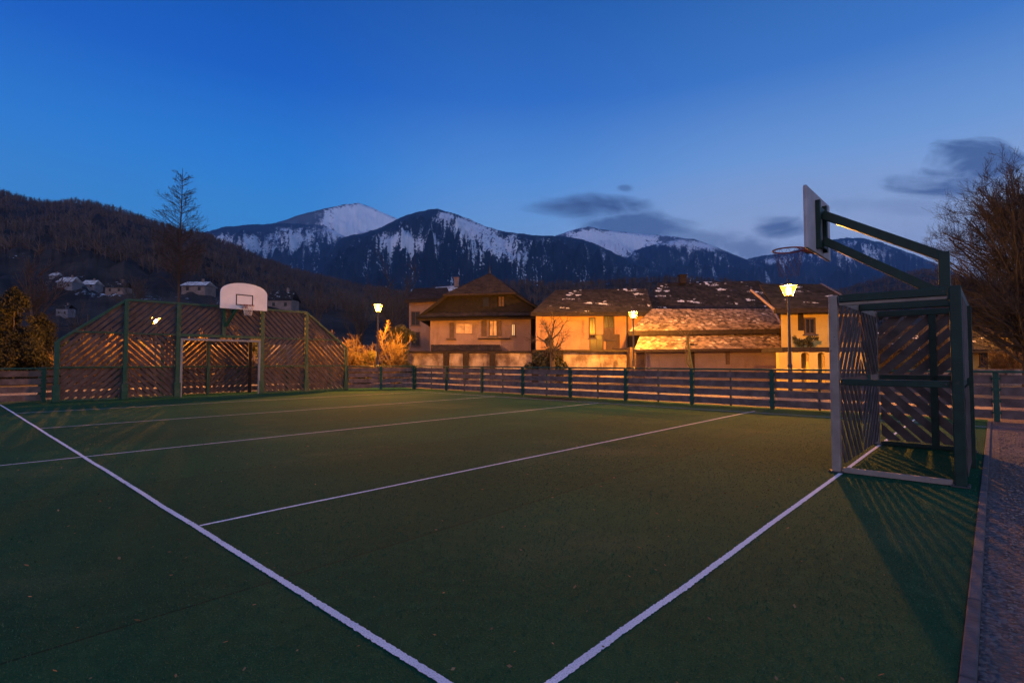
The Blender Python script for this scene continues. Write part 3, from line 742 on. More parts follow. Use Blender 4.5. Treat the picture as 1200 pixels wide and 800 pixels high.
goal_wall()

# ------------------------------------------------------------------ the near goal cage with the arm hoop
def goal_cage():
    b0, b1, a0, a1, Hh = 7.52, 10.45, .30, 1.46, 2.165; zt0 = 2.12
    root = thing('goal_cage', 'goal cage with lattice sides and a hoop board on a long green arm', 'sports goal', P(9.0, .9))
    for b in (b0, b1):
        MB().box(P(b, a1, Hh / 2), (.095, .095, Hh), COURT_ROT).build('goal_post', M_POST, root, bevel=.01)
        MB().box(P(b, a0, Hh / 2 + .005), (.104, .104, Hh + .01), COURT_ROT).build('post', M_GREEND, root, bevel=.01)
    for b in (b0, b1):
        for a in (a0, a1):
            pl = MB().box(P(b, a, .010), (.16, .16, .014), COURT_ROT).build('base_plate', M_STEEL, root, bevel=.003)
            for (i, j) in ((-.064, -.064), (.064, -.064), (-.064, .064), (.064, .064)):
                MB().lathe(P(b + i, a + j, .017), [(.012, 0), (.012, .012), (.007, .016)], 6).build('bolt', M_STEEL, pl)
    for a in (a0 + .1, a1 - .1):
        for z in (1.10, zt0): MB().tube(P(b0 - .036, a, z), P(b0 - .052, a, z), .013, .011, 6).build('bolt', M_STEEL, root)
    MB().box(P(b1, .70, Hh / 2), (.07, .09, Hh - .1), COURT_ROT).build('post', M_GREEND, root)
    def rl(p, q, w, h, m=M_GREEND, nm='rail'): MB().beam(p, q, w, h).build(nm, m, root, bevel=.006)
    zt = Hh - .045
    rl(P(b0, a1 - .065, zt), P(b0, a0 + .066, zt), .10, .09); rl(P(b1, a1 - .065, zt), P(b1, a0 + .066, zt), .10, .09)
    rl(P(b0 + .065, a0, zt), P(b1 - .065, a0, zt), .10, .09); rl(P(b0 + .065, a1 + .01, zt), P(b1 - .065, a1 + .01, zt), .09, .09, M_POST, 'crossbar')
    rl(P(b0, a1 - .065, 2.055), P(b0, a0 + .066, 2.055), .05, .04, M_POST)
    rl(P(b0, a1 - .065, 1.10), P(b0, a0 + .066, 1.10), .07, .075); rl(P(b1, a1 - .065, 1.10), P(b1, a0 + .066, 1.10), .07, .075)
    rl(P(b0 + .065, a0, 1.10), P(b1 - .065, a0, 1.10), .07, .075)
    rl(P(b0, a1 - .065, .035), P(b0, a0 + .066, .035), .06, .06, M_POST, 'ground_bar'); rl(P(b1, a1 - .065, .035), P(b1, a0 + .066, .035), .06, .06, M_GREEND)
    rl(P(b0 + .065, a0, .035), P(b1 - .065, a0, .035), .06, .06)
    rl(P(9.0, a1 - .04, zt), P(9.0, a0 + .055, zt), .10, .088)                # beam that carries the arm
    nb, na = P(1, 0), P(0, 1)
    # far side: two fields of broad slats
    t3 = lambda u_, z: P(b1 + .05, -u_, z)
    lattice([(-a1 + .07, 1.15), (-a0 - .07, 1.15), (-a0 - .07, 2.07), (-a1 + .07, 2.07)], 1, t3, nb, root, slat=.120, pitch=.165, m=M_SLATL)
    lattice([(-a1 + .07, .08), (-a0 - .07, .08), (-a0 - .07, 1.05), (-a1 + .07, 1.05)], -1, t3, nb, root, slat=.120, pitch=.165, phase=.4, m=M_SLATL)
    # back wall and the front screen, seen nearly edge on
    mid = (b0 + b1) / 2
    for (aa, sg) in ((a0 - .05, 1), (a1 - .045, 1)):
        t4 = lambda u_, z, aa=aa: P(u_, aa, z)
        for (ua, ub, s) in ((b0 + .07, mid - .05, sg), (mid + .05, b1 - .07, -sg)):
            lattice([(ua, 1.15), (ub, 1.15), (ub, 2.07), (ua, 2.07)], s, t4, na, root, phase=.3, th=.012, slat=.105, pitch=.185, m=M_SLATL)
            lattice([(ua, .08), (ub, .08), (ub, 1.05), (ua, 1.05)], -s, t4, na, root, phase=.6, th=.012, slat=.105, pitch=.185, m=M_SLATL)
        if aa < 1: MB().box(P(mid, aa + (-.01 if aa < 1 else .0), Hh / 2 - .05), (.08, .07, Hh - .1), COURT_ROT).build('post', M_GREEND, root)
    # arm
    ap = .46
    MB().box(P(9.0, ap, (2.165 + 2.80) / 2), (.12, .12, .635), COURT_ROT).build('arm_post', M_GREEND, root, bevel=.008)
    MB().beam(P(9.0, ap + .02, 2.745), P(9.0, 1.86, 3.56), .11, .12).build('arm', M_GREEND, root, bevel=.006)
    MB().beam(P(9.0, ap + .06, 2.26), P(9.0, 1.86, 3.17), .10, .115).build('arm', M_GREEND, root, bevel=.006)
    bd = MB().prism([P(8.29, 1.93, 2.96), P(9.72, 1.93, 2.96), P(9.72, 1.93, 3.86), P(8.29, 1.93, 3.86)], na, .045).build('backboard', M_BOARDBACK, root, bevel=.012)
    fp = MB().prism([P(8.31, 1.956, 2.98), P(9.70, 1.956, 2.98), P(9.70, 1.956, 3.84), P(8.31, 1.956, 3.84)], na, .006).build('board_face', M_BOARD, bd)
    for b in (8.80, 9.22):
        MB().box(P(b, 1.875, 3.38), (.075, .06, .72), COURT_ROT).build('board_bracket', M_GREEND, root)
    for zz in (3.10, 3.60): MB().box(P(9.0, 1.875, zz), (.34, .055, .09), COURT_ROT).build('board_bracket', M_GREEND, root)
    rc = P(9.0, 2.34, 3.09)
    rm = ring(rc, .225, .012, root, 'hoop', M_RIM); rm.box(P(9.0, 2.03, 3.06), (.18, .14, .10), COURT_ROT)
    for s in (-1, 1): rm.tube(P(9 + s * .07, 2.0, 2.99), P(9 + s * .16, 2.18, 3.08), .008, .008, 6)
    rm = rm.build('hoop', M_RIM, root); net(rc, .22, .13, .42, rm, rr=.0022, m=M_NETD)
goal_cage()

# ------------------------------------------------------------------ street lamps
def lantern_mats():
    m = bpy.data.materials.new('glowing_lantern_glass'); m.use_nodes = True; t = m.node_tree; t.nodes.remove(t.nodes['Principled BSDF'])
    tr = t.nodes.new('ShaderNodeBsdfTransparent'); tr.inputs[0].default_value = (.97, .93, .85, 1)
    em = t.nodes.new('ShaderNodeEmission'); em.inputs[0].default_value = (1.0, .36, .028, 1); em.inputs[1].default_value = 1.9
    a = t.nodes.new('ShaderNodeAddShader'); t.links.new(tr.outputs[0], a.inputs[0]); t.links.new(em.outputs[0], a.inputs[1])
    t.links.new(a.outputs[0], t.nodes['Material Output'].inputs['Surface'])
    m2 = bpy.data.materials.new('sodium_bulb'); m2.use_nodes = True; b = m2.node_tree.nodes['Principled BSDF']
    b.inputs['Emission Color'].default_value = (1.0, .375, .028, 1); b.inputs['Emission Strength'].default_value = LAMP_STRENGTH
    return m, m2
LAMP_STRENGTH = 18500
M_LANTERN, M_BULB = lantern_mats()
def street_lamp(label):
    root = thing('street_lamp', label, 'street lamp', (0, 0, 0), 'street lamps with lit lanterns behind the court'); H0 = 4.05
    MB().lathe((0, 0, 0), [(.13, 0), (.13, .05), (.085, .10), (.080, 1.1), (.095, 1.14), (.095, 1.2), (.062, 1.26), (.055, 2.6), (.046, H0 - .12), (.07, H0 - .1), (.07, H0 - .04), (.04, H0)], 14).build('pole', M_STEEL, root, smooth=False)
    k = 4
    def frus(z0, r0, z1, r1, n=4):
        mb = MB(); ps = []
        for (z, r) in ((z0, r0), (z1, r1)):
            for i in range(n): ps.append((r * math.cos(math.pi / 4 + 2 * math.pi * i / n), r * math.sin(math.pi / 4 + 2 * math.pi * i / n), z))
        mb.v = ps; mb.f = [(0, 1, 2, 3)[::-1], (4, 5, 6, 7)] + [(i, (i + 1) % 4, 4 + (i + 1) % 4, 4 + i) for i in range(4)]
        return mb
    ln = frus(H0 + .05, .15, H0 + .46, .31).build('lantern', M_LANTERN, root)
    MB().lathe((0, 0, H0 + .25), [(.02, -.15), (.075, -.10), (.10, 0), (.075, .10), (.02, .15)], 14).build('bulb', M_BULB, ln, smooth=True)
    fr = MB()
    for i in range(4):
        a = math.pi / 4 + i * math.pi / 2; c, s = math.cos(a), math.sin(a)
        fr.tube((c * .154, s * .154, H0 + .04), (c * .318, s * .318, H0 + .47), .011, .011, 5)
    fr.build('lantern_frame', M_LAMPMETAL, ln)
    frus(H0 + .465, .33, H0 + .62, .10).build('cap', M_LAMPMETAL, root)
    frus(H0 - .0, .08, H0 + .045, .15).build('lantern_base', M_LAMPMETAL, root)
    MB().lathe((0, 0, H0 + .62), [(.05, 0), (.03, .05), (.05, .08), (.012, .14)], 8).build('finial', M_LAMPMETAL, root)
    return root
LAMPS = [(924, 340.5, 19.0, 'lit street lamp nearest the hoop, standing before the yellow house', 20),
         (742, 369, 31.0, 'small lit street lamp at the left corner of the tiled barn', 35),
         (443, 361, 28.8, 'lit street lamp among the bare shrubs beside the goal wall', 0),
         (183, 376, 31.0, 'lit street lamp half hidden behind the left lattice wing of the goal wall', 10),
         (1244, 377, 35.5, 'street lamp outside the right edge lighting the wall by the big tree', 15)]
lamp0 = None
for (px, py, d, lb, rz) in LAMPS:
    o = street_lamp(lb) if lamp0 is None else copy_tree(lamp0)
    if lamp0 is None: lamp0 = o
    p = V(px, py, d); o['label'] = lb
    o.location = (p.x, p.y, p.z - (4.05 + .26) * .86); o.rotation_euler = (0, 0, R(rz)); o.scale = (.86,) * 3

# ------------------------------------------------------------------ buildings
def roof_patch(name, q, material, parent, tile=.24, row=.36, amp=.028, th=.12, orient=None):
    """tiled roof plane on four corners: eave-left, eave-right, top-right, top-left (a top edge may shrink to a point)"""
    e0, e1, t1, t0 = [Vector(x) for x in q]
    wid = max((e1 - e0).length, .1); hgt = max(((t0 - e0).length + (t1 - e1).length) / 2, .1)
    nrm = (e1 - e0).cross(((t0 + t1) / 2 - (e0 + e1) / 2)).normalized()
    if nrm.z < 0: nrm = -nrm
    nu = max(2, min(500, int(wid / tile * 4))); nr = max(1, int(hgt / row)); ex = (e1 - e0).normalized()
    up = (((t0 + t1) / 2 - (e0 + e1) / 2)); up = (up - ex * up.dot(ex)).normalized()
    vv = []; uvs = []; rows = []
    for r in range(nr):
        rows += [(r / nr, .035), ((r + 1) / nr - .0005, 0.0)]
    for (tv, lift) in rows:
        a, b = e0.lerp(t0, tv), e1.lerp(t1, tv)
        for i in range(nu + 1):
            p = a.lerp(b, i / nu); uu = (p - e0).dot(ex); w_ = (p - e0).dot(up)
            hgt2 = amp * abs(math.sin(math.pi * uu / tile)) + lift + .006 * mnoise.noise(Vector((uu * 3.1, w_ * 2.7, 1)))
            vv.append(tuple(p + nrm * hgt2)); uvs.append((uu, w_))
    m = nu + 1; idx = np.arange(len(rows) * m).reshape(len(rows), m)
    f = np.stack([idx[:-1, :-1], idx[:-1, 1:], idx[1:, 1:], idx[1:, :-1]], -1).reshape(-1, 4)
    nb = len(vv); lowq = [e0 - nrm * th, e1 - nrm * th, t1 - nrm * th, t0 - nrm * th]
    vv += [tuple(x) for x in lowq]; uvs += [(0, 0)] * 4
    extra = [(nb, nb + 1, nb + 2, nb + 3), (idx[0, 0], idx[0, -1], nb + 1, nb), (idx[0, -1], idx[-1, -1], nb + 2, nb + 1),
             (idx[-1, -1], idx[-1, 0], nb + 3, nb + 2), (idx[-1, 0], idx[0, 0], nb, nb + 3)]
    f = np.concatenate([f, np.array(extra, dtype=np.int64)])
    o = raw_mesh(name, vv, f, material, parent)
    uvl = o.data.uv_layers.new(name='UVMap'); li = np.empty(len(o.data.loops), dtype=np.int32); o.data.loops.foreach_get('vertex_index', li)
    uvl.data.foreach_set('uv', np.array(uvs, dtype=np.float32)[li].ravel())
    return o
def wall_poly(pts, th, material, parent, name='wall'):
    return MB().prism(pts, (Vector(pts[1]) - Vector(pts[0])).cross(Vector(pts[2]) - Vector(pts[0])), th).build(name, material, parent)
def boxwall(x0, x1, y0, y1, z1, material, parent, name='wall', z0=-.1):
    return MB().box(((x0 + x1) / 2, (y0 + y1) / 2, (z0 + z1) / 2), (x1 - x0, y1 - y0, z1 - z0)).build(name, material, parent)
def footwall(pts, z1, material, parent, name='wall', z0=-.1):
    mb = MB(); k = len(pts); mb.v = [(p[0], p[1], z0) for p in pts] + [(p[0], p[1], z1) for p in pts]
    mb.f = [tuple(range(k)), tuple(range(k, 2 * k))] + [(i, (i + 1) % k, k + (i + 1) % k, k + i) for i in range(k)]
    return mb.build(name, material, parent)
def window(x, y, z, w_, h, parent, pane=None, shutters=0, frame=.07, sill=True, fmat=None):
    """front window on the plane Y = y (facing the court)"""
    fm = fmat or M_SHUT; pane = pane or M_GLASS
    mb = MB(); yy = y - .035
    mb.box((x - w_ / 2, yy, z), (frame, .07, h + frame), 0).box((x + w_ / 2, yy, z), (frame, .07, h + frame), 0)
    mb.box((x, yy, z + h / 2), (w_ - frame, .068, frame), 0).box((x, yy, z - h / 2), (w_ - frame, .068, frame), 0)
    mb.box((x, yy + .005, z), (.045, .05, h - frame), 0)
    fr = mb.build('window', fm, parent)
    MB().box((x, y - .012, z), (w_ - frame, .02, h - frame), 0).build('pane', pane, fr)
    if sill: MB().box((x, y - .09, z - h / 2 - .07), (w_ + .24, .18, .07), 0).build('sill', M_KERB, fr)
    for s in (-1, 1):
        if shutters in (s, 2):
            MB().box((x + s * (w_ / 2 + frame * .6 + w_ * .24), y - .05, z), (w_ * .46, .045, h + .04), 0).build('shutter', M_SHUT, fr)
    return fr

def chimney(c, s, h, parent, m=None):
    MB().box((c[0], c[1], c[2] + h / 2), (s, s, h)).box((c[0], c[1], c[2] + h + .04), (s + .14, s + .14, .08)).build('chimney', m or M_ROSE, parent)

# --- rose house with the half-hipped roof
def rose_house():
    d = 43.0; X0, X1 = lat(504, d), lat(622, d); ze = hz(369.5, d); dep = 11.0
    root = thing('house', 'rose plastered house with a dark half-hipped roof and one shuttered window', 'house', ((X0 + X1) / 2, d, 0))
    footwall([(X0, d), (X1, d), (X1 + 1.1, d + dep), (X0 - 1.0, d + dep)], ze + .25, M_ROSE, root)
    # roof: front edge points
    f = d - 1.0
    EL, ER = V(488, 372.5, f), V(645, 369.5, f); KL, KR = V(524, 344, f + .3), V(600.5, 341.5, f + .3); ap = V(574, 321, d + 4.2)
    back = d + dep + .8; apb = Vector((ap.x, back, ap.z))
    EL2, ER2 = Vector((EL.x - .6, back, EL.z)), Vector((ER.x + .4, back, ER.z))
    roof_patch('roof', (EL2, EL, KL, Vector((ap.x - .05, back, ap.z))), M_TILEDARK, root) if False else None
    # two long slopes as quads: eave-front, eave-back, ridge-back, knee/apex
    roof_patch('roof', (EL2, EL, ap, apb), M_TILEDARK, root)
    roof_patch('roof', (ER, ER2, apb, ap), M_TILEDARK, root)
    hip = roof_patch('roof', (KL + Vector((-.25, -.25, -.12)), KR + Vector((.25, -.25, -.12)), ap + Vector((.04, 0, .06)), ap + Vector((-.04, 0, .06))), M_TILEDARK, root)
    # boarded gable between knee and eave, set back under the hip
    g = MB(); gy = d - .05
    g.prism([Vector((EL.x + .5, gy, EL.z)), Vector((ER.x - .5, gy, ER.z)), Vector((KR.x, gy, KR.z + .1)), Vector((KL.x, gy, KL.z + .1))], (0, 1, 0), .12)
    gb = g.build('boarded_gable', mat('shaded_gable_boards', (.010, .008, .008), rough=.9, var=.5, scale=4), root)  # near-black: the shadow on the gable is put into the board colour
    for px in (569.5, 587.5):
        p = V(px, 353.5, d); window(p.x, gy - .06, p.z, .50, .85, root, pane=M_SHUT if px > 580 else M_GLASS, sill=False, fmat=MATS['shaded_gable_boards'])
    # flank of the roof that comes forward to the knee
    for (E_, K_, s) in ((EL, KL, -1), (ER, KR, 1)):
        q = [E_, Vector((E_.x - s * .9, d + 1.6, E_.z + .05)), ap, K_]
        if s < 0: roof_patch('roof', (Vector((E_.x, d + 2, E_.z)), E_, K_, ap + Vector((-.02, 0, 0))), M_TILEDARK, root, amp=.02)
        else: roof_patch('roof', (E_, Vector((E_.x, d + 2, E_.z)), ap + Vector((.02, 0, 0)), K_), M_TILEDARK, root, amp=.02)
    MB().beam(EL + Vector((.1, .15, -.1)), ER + Vector((-.1, .15, -.1)), .22, .24).build('eave_beam', M_WOODBEAM, root)
    MB().beam(KL + Vector((-.3, -.32, -.16)), KR + Vector((.3, -.32, -.16)), .10, .16).build('fascia', M_WOODBEAM, root)
    roof_patch('roof', (V(489, 372, f - .15), V(644, 369.5, f - .15), V(634, 365.5, d - .15), V(499, 366, d - .15)), M_TILEDARK, root)
    MB().tube(ap + Vector((0, .2, 0)), ap + Vector((0, .2, .75)), .10, .03, 6).build('finial', M_LAMPMETAL, root)
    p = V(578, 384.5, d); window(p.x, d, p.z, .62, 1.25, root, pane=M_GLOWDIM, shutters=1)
    MB().box((p.x - .75, d - .06, p.z), (.42, .05, 1.3)).build('shutter', M_SHUT, root)
    MB().beam((p.x - 1.2, d - .2, p.z + .85), (p.x + 1.1, d - .2, p.z + .85), .35, .10).build('window_hood', M_WOODBEAM, root)
    MB().box((p.x + .1, d - .12, p.z - .86), (2.6, .24, .10)).build('window_ledge', M_WOODBEAM, root)
    p = V(601.5, 386.5, d); window(p.x, d, p.z, .26, .92, root, pane=M_GLOW, frame=.05)
    p = V(544, 385, d); window(p.x, d, p.z, 1.35, .80, root, pane=M_GLOWDIM, frame=.05, fmat=M_ROSE, sill=False)  # added glowing pane in place of an orange lamplight patch on the plaster
    p = V(529.5, 387, d); MB().box((p.x, d - .05, p.z), (.36, .06, 1.25)).box((p.x - .05, d - .16, p.z - .72), (.75, .3, .14)).build('shutter', M_SHUT, root)
    # lean-to strip of old tiles over the garden wall
    roof_patch('lean_to_roof', (V(505, 411.5, d - 1.8), V(588, 411.5, d - 1.8), V(586, 404, d - .05), V(505, 404, d - .05)), M_TILEDARK, root)
    # right return wall, catching lamp light
    return root
rose_house()

def annex():
    d = 51.0
    root = thing('house', 'narrow pinkish house rising behind the left side of the rose house', 'house', (lat(495, d), d, 0))
    boxwall(lat(479, d), lat(520, d), d, d + 8, hz(350, d), M_ROSE, root)
    f = d - .8
    roof_patch('roof', (V(474, 352.5, f), V(530, 350, f), V(524, 337, d + 4), V(486, 338, d + 4)), M_TILEDARK, root)
    MB().beam(V(474, 353.2, f + .1), V(530, 350.7, f + .1), .2, .3).build('eave_beam', M_WOODBEAM, root)
    p = V(487, 373, d); window(p.x, d, p.z, .8, 1.3, root); p = V(487, 397, d); window(p.x, d, p.z, .8, 1.3, root)
    d = 64.0
    r2 = thing('house', 'pale house with a snow covered roof peeking above the roofs left of the rose house', 'house', (lat(517, d), d, 0))
    boxwall(lat(506, d), lat(538, d), d, d + 7, hz(347, d), M_FARWALL, r2)
    roof_patch('roof', (V(503, 348, d - .6), V(541, 346, d - .6), V(536, 334.5, d + 4), V(510, 337, d + 4)), M_SNOWROOF, r2)
    chimney(V(535, 336, d + 3), .6, 1.1, r2)
annex()

def long_house():
    d = 39.0; X0, X1 = lat(628, d), lat(752, d); ze = hz(367, d)
    root = thing('house', 'long ochre house with snow patches on its wide old roof behind the second lamp', 'house', ((X0 + X1) / 2, d, 0))
    X2 = lat(760, d)
    footwall([(X0, d), (X2, d), (lat(755, d + 10), d + 10), (lat(640, d + 10), d + 10)], ze + .1, M_OCHRE, root)
    f = d - 1.1
    roof_patch('roof', (V(622, 367, f), V(766, 367, f), V(758, 338, d + 6), V(652, 339.5, d + 6)), M_TILESNOW, root)
    MB().beam(V(622, 368, f + .1), V(766, 368, f + .1), .22, .28).build('eave_beam', M_WOODBEAM, root)
    p = V(694, 384, d); window(p.x, d, p.z, .42, 1.5, root); 
    MB().box((p.x - .5, d - .04, p.z + .3), (.35, .06, 2.2)).build('shutter', M_OCHRE, root)
    p = V(713.5, 382, d); window(p.x, d, p.z, .75, 2.0, root, shutters=0)
    MB().box((p.x, d - .06, p.z - .55), (.72, .05, .85)).build('shutter', M_SHUT, root)
    for px, w_ in ((699, .95), (718, .95)):
        p = V(px, 404, d); window(p.x, d, p.z, w_, 1.5, root, pane=M_SHUT if px > 710 else M_GLASS)
    MB().tube(V(735, 368, d - .15), V(735, 420, d - .15), .07, .07, 6).build('downpipe', M_STEEL, root)
    return root
long_house()

def back_house():
    d = 43.5
    root = thing('house', 'old house with a broad snow flecked roof rising straight behind the tiled barn', 'house', (lat(830, d), d, 0))
    footwall([(lat(752, d), d), (lat(925, d), d), (lat(918, d + 10), d + 10), (lat(760, d + 10), d + 10)], hz(368, d), M_ROSE, root)
    f = d - 1
    roof_patch('roof', (V(744, 368, f), V(935, 366, f), V(888, 329, d + 6), V(772, 331.5, d + 6)), M_TILESNOW, root)
    roof_patch('roof', (V(935, 366, f), V(930, 366, d + 11), V(888.5, 329, d + 6.4), V(888, 329, d + 6)), M_TILESNOW, root)
    MB().beam(V(744, 369, f + .1), V(935, 367, f + .1), .22, .26).build('eave_beam', M_WOODBEAM, root)
    chimney(V(800, 332, d + 5), .6, .7, root, M_WOODBEAM)
back_house()

def barn():
    d = 32.5; X0, X1 = lat(757, d), lat(914.5, d)
    root = thing('barn', 'low grey barn with two tiers of rounded roof tiles lit orange', 'barn', ((X0 + X1) / 2, d, 0))
    zl = hz(409.5, d)
    boxwall(X0, X1, d, d + 7, zl + .15, M_GREYPL, root)
    boxwall(X0 - .9, X0, d + .35, d + 7, zl + .15, M_SHUT, root, name='door')
    roof_patch('lower_roof', (V(743, 410.5, d - .7), V(916, 408.6, d - .7), V(915, 391.5, d + 2.4), V(751, 391.5, d + 2.4)), M_TILE, root, tile=.19, row=.26, amp=.032)
    boxwall(lat(752, d + 2.5), lat(912, d + 2.5), d + 2.5, d + 8, hz(391, d + 2.5), M_WOODBEAM, root, name='clerestory_wall')
    roof_patch('upper_roof', (V(736, 389.3, d + 1.7), V(919, 386.5, d + 1.7), V(905, 362, d + 6.2), V(765, 362, d + 6.2)), M_TILE, root, tile=.19, row=.26, amp=.032)
    roof_patch('upper_roof', (V(736, 389.3, d + 9.5), V(736, 389.3, d + 1.7), V(765, 362, d + 6.2), V(765.5, 362, d + 6.4)), M_TILE, root, tile=.19, row=.26, amp=.032)
    MB().beam(V(736, 390.5, d + 1.8), V(919, 387.8, d + 1.8), .25, .30).build('eave_beam', M_WOODBEAM, root)
    MB().beam(V(744, 411.2, d - .62), V(916, 409.3, d - .62), .16, .14).build('eave_beam', M_WOODBEAM, root)
    MB().box((lat(917, d + 2), d + 2.0, hz(400, d + 2)), (.5, .4, 1.5)).build('corner_post', M_WOODBEAM, root)
    # ridge tiles on the right hip
    for (a, b_) in (((905, 362), (919, 386.5)),):
        mb = MB(); p, q = V(a[0], a[1], d + 6.2), V(b_[0], b_[1], d + 1.7)
        for i in range(14): mb.tube(p.lerp(q, i / 14) + Vector((0, 0, .03)), p.lerp(q, (i + .95) / 14) + Vector((0, 0, .015)), .08, .10, 8)
        mb.build('hip_tiles', M_TILE, root)
    for px in (852.5,):
        p = V(px, 417, d); MB().box((p.x, d - .05, p.z), (.22, .1, 1.0)).build('wall_vent', M_SHUT, root)
    p = V(782, 425, d); MB().box((p.x, d - .03, p.z), (1.0, .06, .9)).build('hatch', M_GREYPL, root)
    p = V(811, 421, d); MB().box((p.x, d - .04, p.z), (.25, .1, 2.0)).build('timber_post', M_WOODBEAM, root)
    return root
barn()

def yellow_house():
    d = 28.0; X0, X1 = lat(916, d), lat(1010, d); ze = hz(362, d)
    root = thing('house', 'bright yellow plastered house with arches below a terrace, behind the nearest lamp', 'house', ((X0 + X1) / 2, d, 0))
    footwall([(X0, d), (X1, d), (X1 + 1, d + 8), (lat(918, d + 8), d + 8)], ze + .1, M_CREAM, root)
    f = d - 1.0
    roof_patch('roof', (V(908, 363.5, f), V(1020, 361.2, f), V(962, 333, d + 5), V(890, 333, d + 5)), M_TILESNOW, root)
    roof_patch('roof', (V(1020, 361.2, f), V(1020, 361.2, d + 10), V(962.6, 333, d + 5.4), V(962, 333, d + 5)), M_TILESNOW, root)
    MB().beam(V(908, 364.5, f + .1), V(1020, 362.4, f + .1), .22, .24).build('eave_beam', M_WOODBEAM, root)
    for (a, b_) in (((962, 333), (1012, 361)), ((880, 340), (906, 362))):
        mb = MB(); p, q = V(a[0], a[1], d + 5), V(b_[0], b_[1], f)
        for i in range(16): mb.tube(p.lerp(q, i / 16) + Vector((0, 0, .03)), p.lerp(q, (i + .95) / 16) + Vector((0, 0, .015)), .055, .075, 8)
        mb.build('hip_tiles', M_TILE, root)
    p = V(948.5, 382, d); window(p.x, d, p.z, .5, .8, root, frame=.09)
    p = V(938, 375, d); MB().box((p.x, d - .03, p.z), (.28, .05, 1.1)).build('wall_vent', M_WOODBEAM, root)
    p = V(997, 385, d); window(p.x, d, p.z, .8, 1.2, root, shutters=2)
    # terrace on piers with arches
    zt = hz(409.5, d - 2); td = d - 2.2
    MB().box(((lat(917, td) + lat(1012, td)) / 2, td + 1.08, zt), (lat(1012, td) - lat(917, td), 2.15, .22)).build('terrace_slab', M_WOODBEAM, root)
    for px in (918, 934, 953.5, 972, 992, 1010):
        MB().box((lat(px, td) , td + .15, zt / 2 - .1), (.42, .28, zt - .08)).build('pier', M_CREAM, root)
    ar = MB()
    for (p0, p1) in ((918, 934), (934, 953.5), (953.5, 972), (972, 992), (992, 1010)):
        xa, xb = lat(p0, td) + .21, lat(p1, td) - .21; n = 10; top = zt - .12; sp = top - (xb - xa) * .42
        prev = None
        for i in range(n + 1):
            th = math.pi * i / n; xx = (xa + xb) / 2 - math.cos(th) * (xb - xa) / 2; zz = sp + math.sin(th) * (xb - xa) * .36
            if prev: ar.prism([Vector((prev[0], td + .15, prev[1])), Vector((xx, td + .15, zz)), Vector((xx, td + .15, top)), Vector((prev[0], td + .15, top))], (0, 1, 0), .26)
            prev = (xx, zz)
    ar.build('arches', M_CREAM, root)
    return root
yellow_house()

def far_right():
    d = 37.0
    root = thing('house', 'low yellow lit house with a broad dark roof right of the goal cage', 'house', (lat(1190, d), d, 0))
    X0, X1 = lat(1022, d), lat(1330, d)
    boxwall(X0, X1, d, d + 8, hz(409, d), M_CREAM, root)
    roof_patch('roof', (V(1015, 410.5, d - 1), V(1340, 410.5, d - 1), V(1320, 381, d + 5), V(1032, 381, d + 5)), M_TILESNOW, root)
    MB().beam(V(1015, 411.5, d - .9), V(1340, 411.5, d - .9), .2, .22).build('eave_beam', M_WOODBEAM, root)
    for px in (1152, 1183, 1215): p = V(px, 421, d); window(p.x, d, p.z, .5, .9, root, frame=.06)
    p = V(1196, 421, d); MB().box((p.x, d - .06, p.z - .2), (.5, .12, 2.4)).build('pillar', M_WOODBEAM, root)
far_right()

# garden wall with tile coping before the houses
def garden_wall(label, px0, px1, d, ytop, m, group, cop=True, piers=()):
    root = thing('garden_wall', label, 'wall', (lat((px0 + px1) / 2, d), d, 0), group)
    x0, x1, zt = lat(px0, d), lat(px1, d), hz(ytop, d)
    boxwall(x0, x1, d, d + .35, zt, m, root)
    if cop: MB().box(((x0 + x1) / 2, d + .17, zt + .08), (x1 - x0 + .1, .75, .14)).build('coping', M_WOODBEAM, root)
    for px in piers: MB().box((lat(px, d), d - .06, zt / 2 + .02), (.42, .3, zt + .02)).build('pier', M_WOODBEAM, root)
    return root
garden_wall('patchy plaster garden wall with dark coping below the rose house', 474, 625, 40.0, 413.5, M_STONE, 'garden walls', piers=(523, 546, 577))
garden_wall('stained garden wall with pale patches between rose house and barn', 625, 742, 33.8, 412.5, M_STONE, 'garden walls', piers=(627, 656))
garden_wall('long low stone wall behind the lattice goal wall', -60, 400, 37.0, 404, M_STONE, 'garden walls', cop=False)
garden_wall('low wall along the lane at the far right', 1015, 1300, 31.0, 432.5, M_STONE, 'garden walls', cop=False)

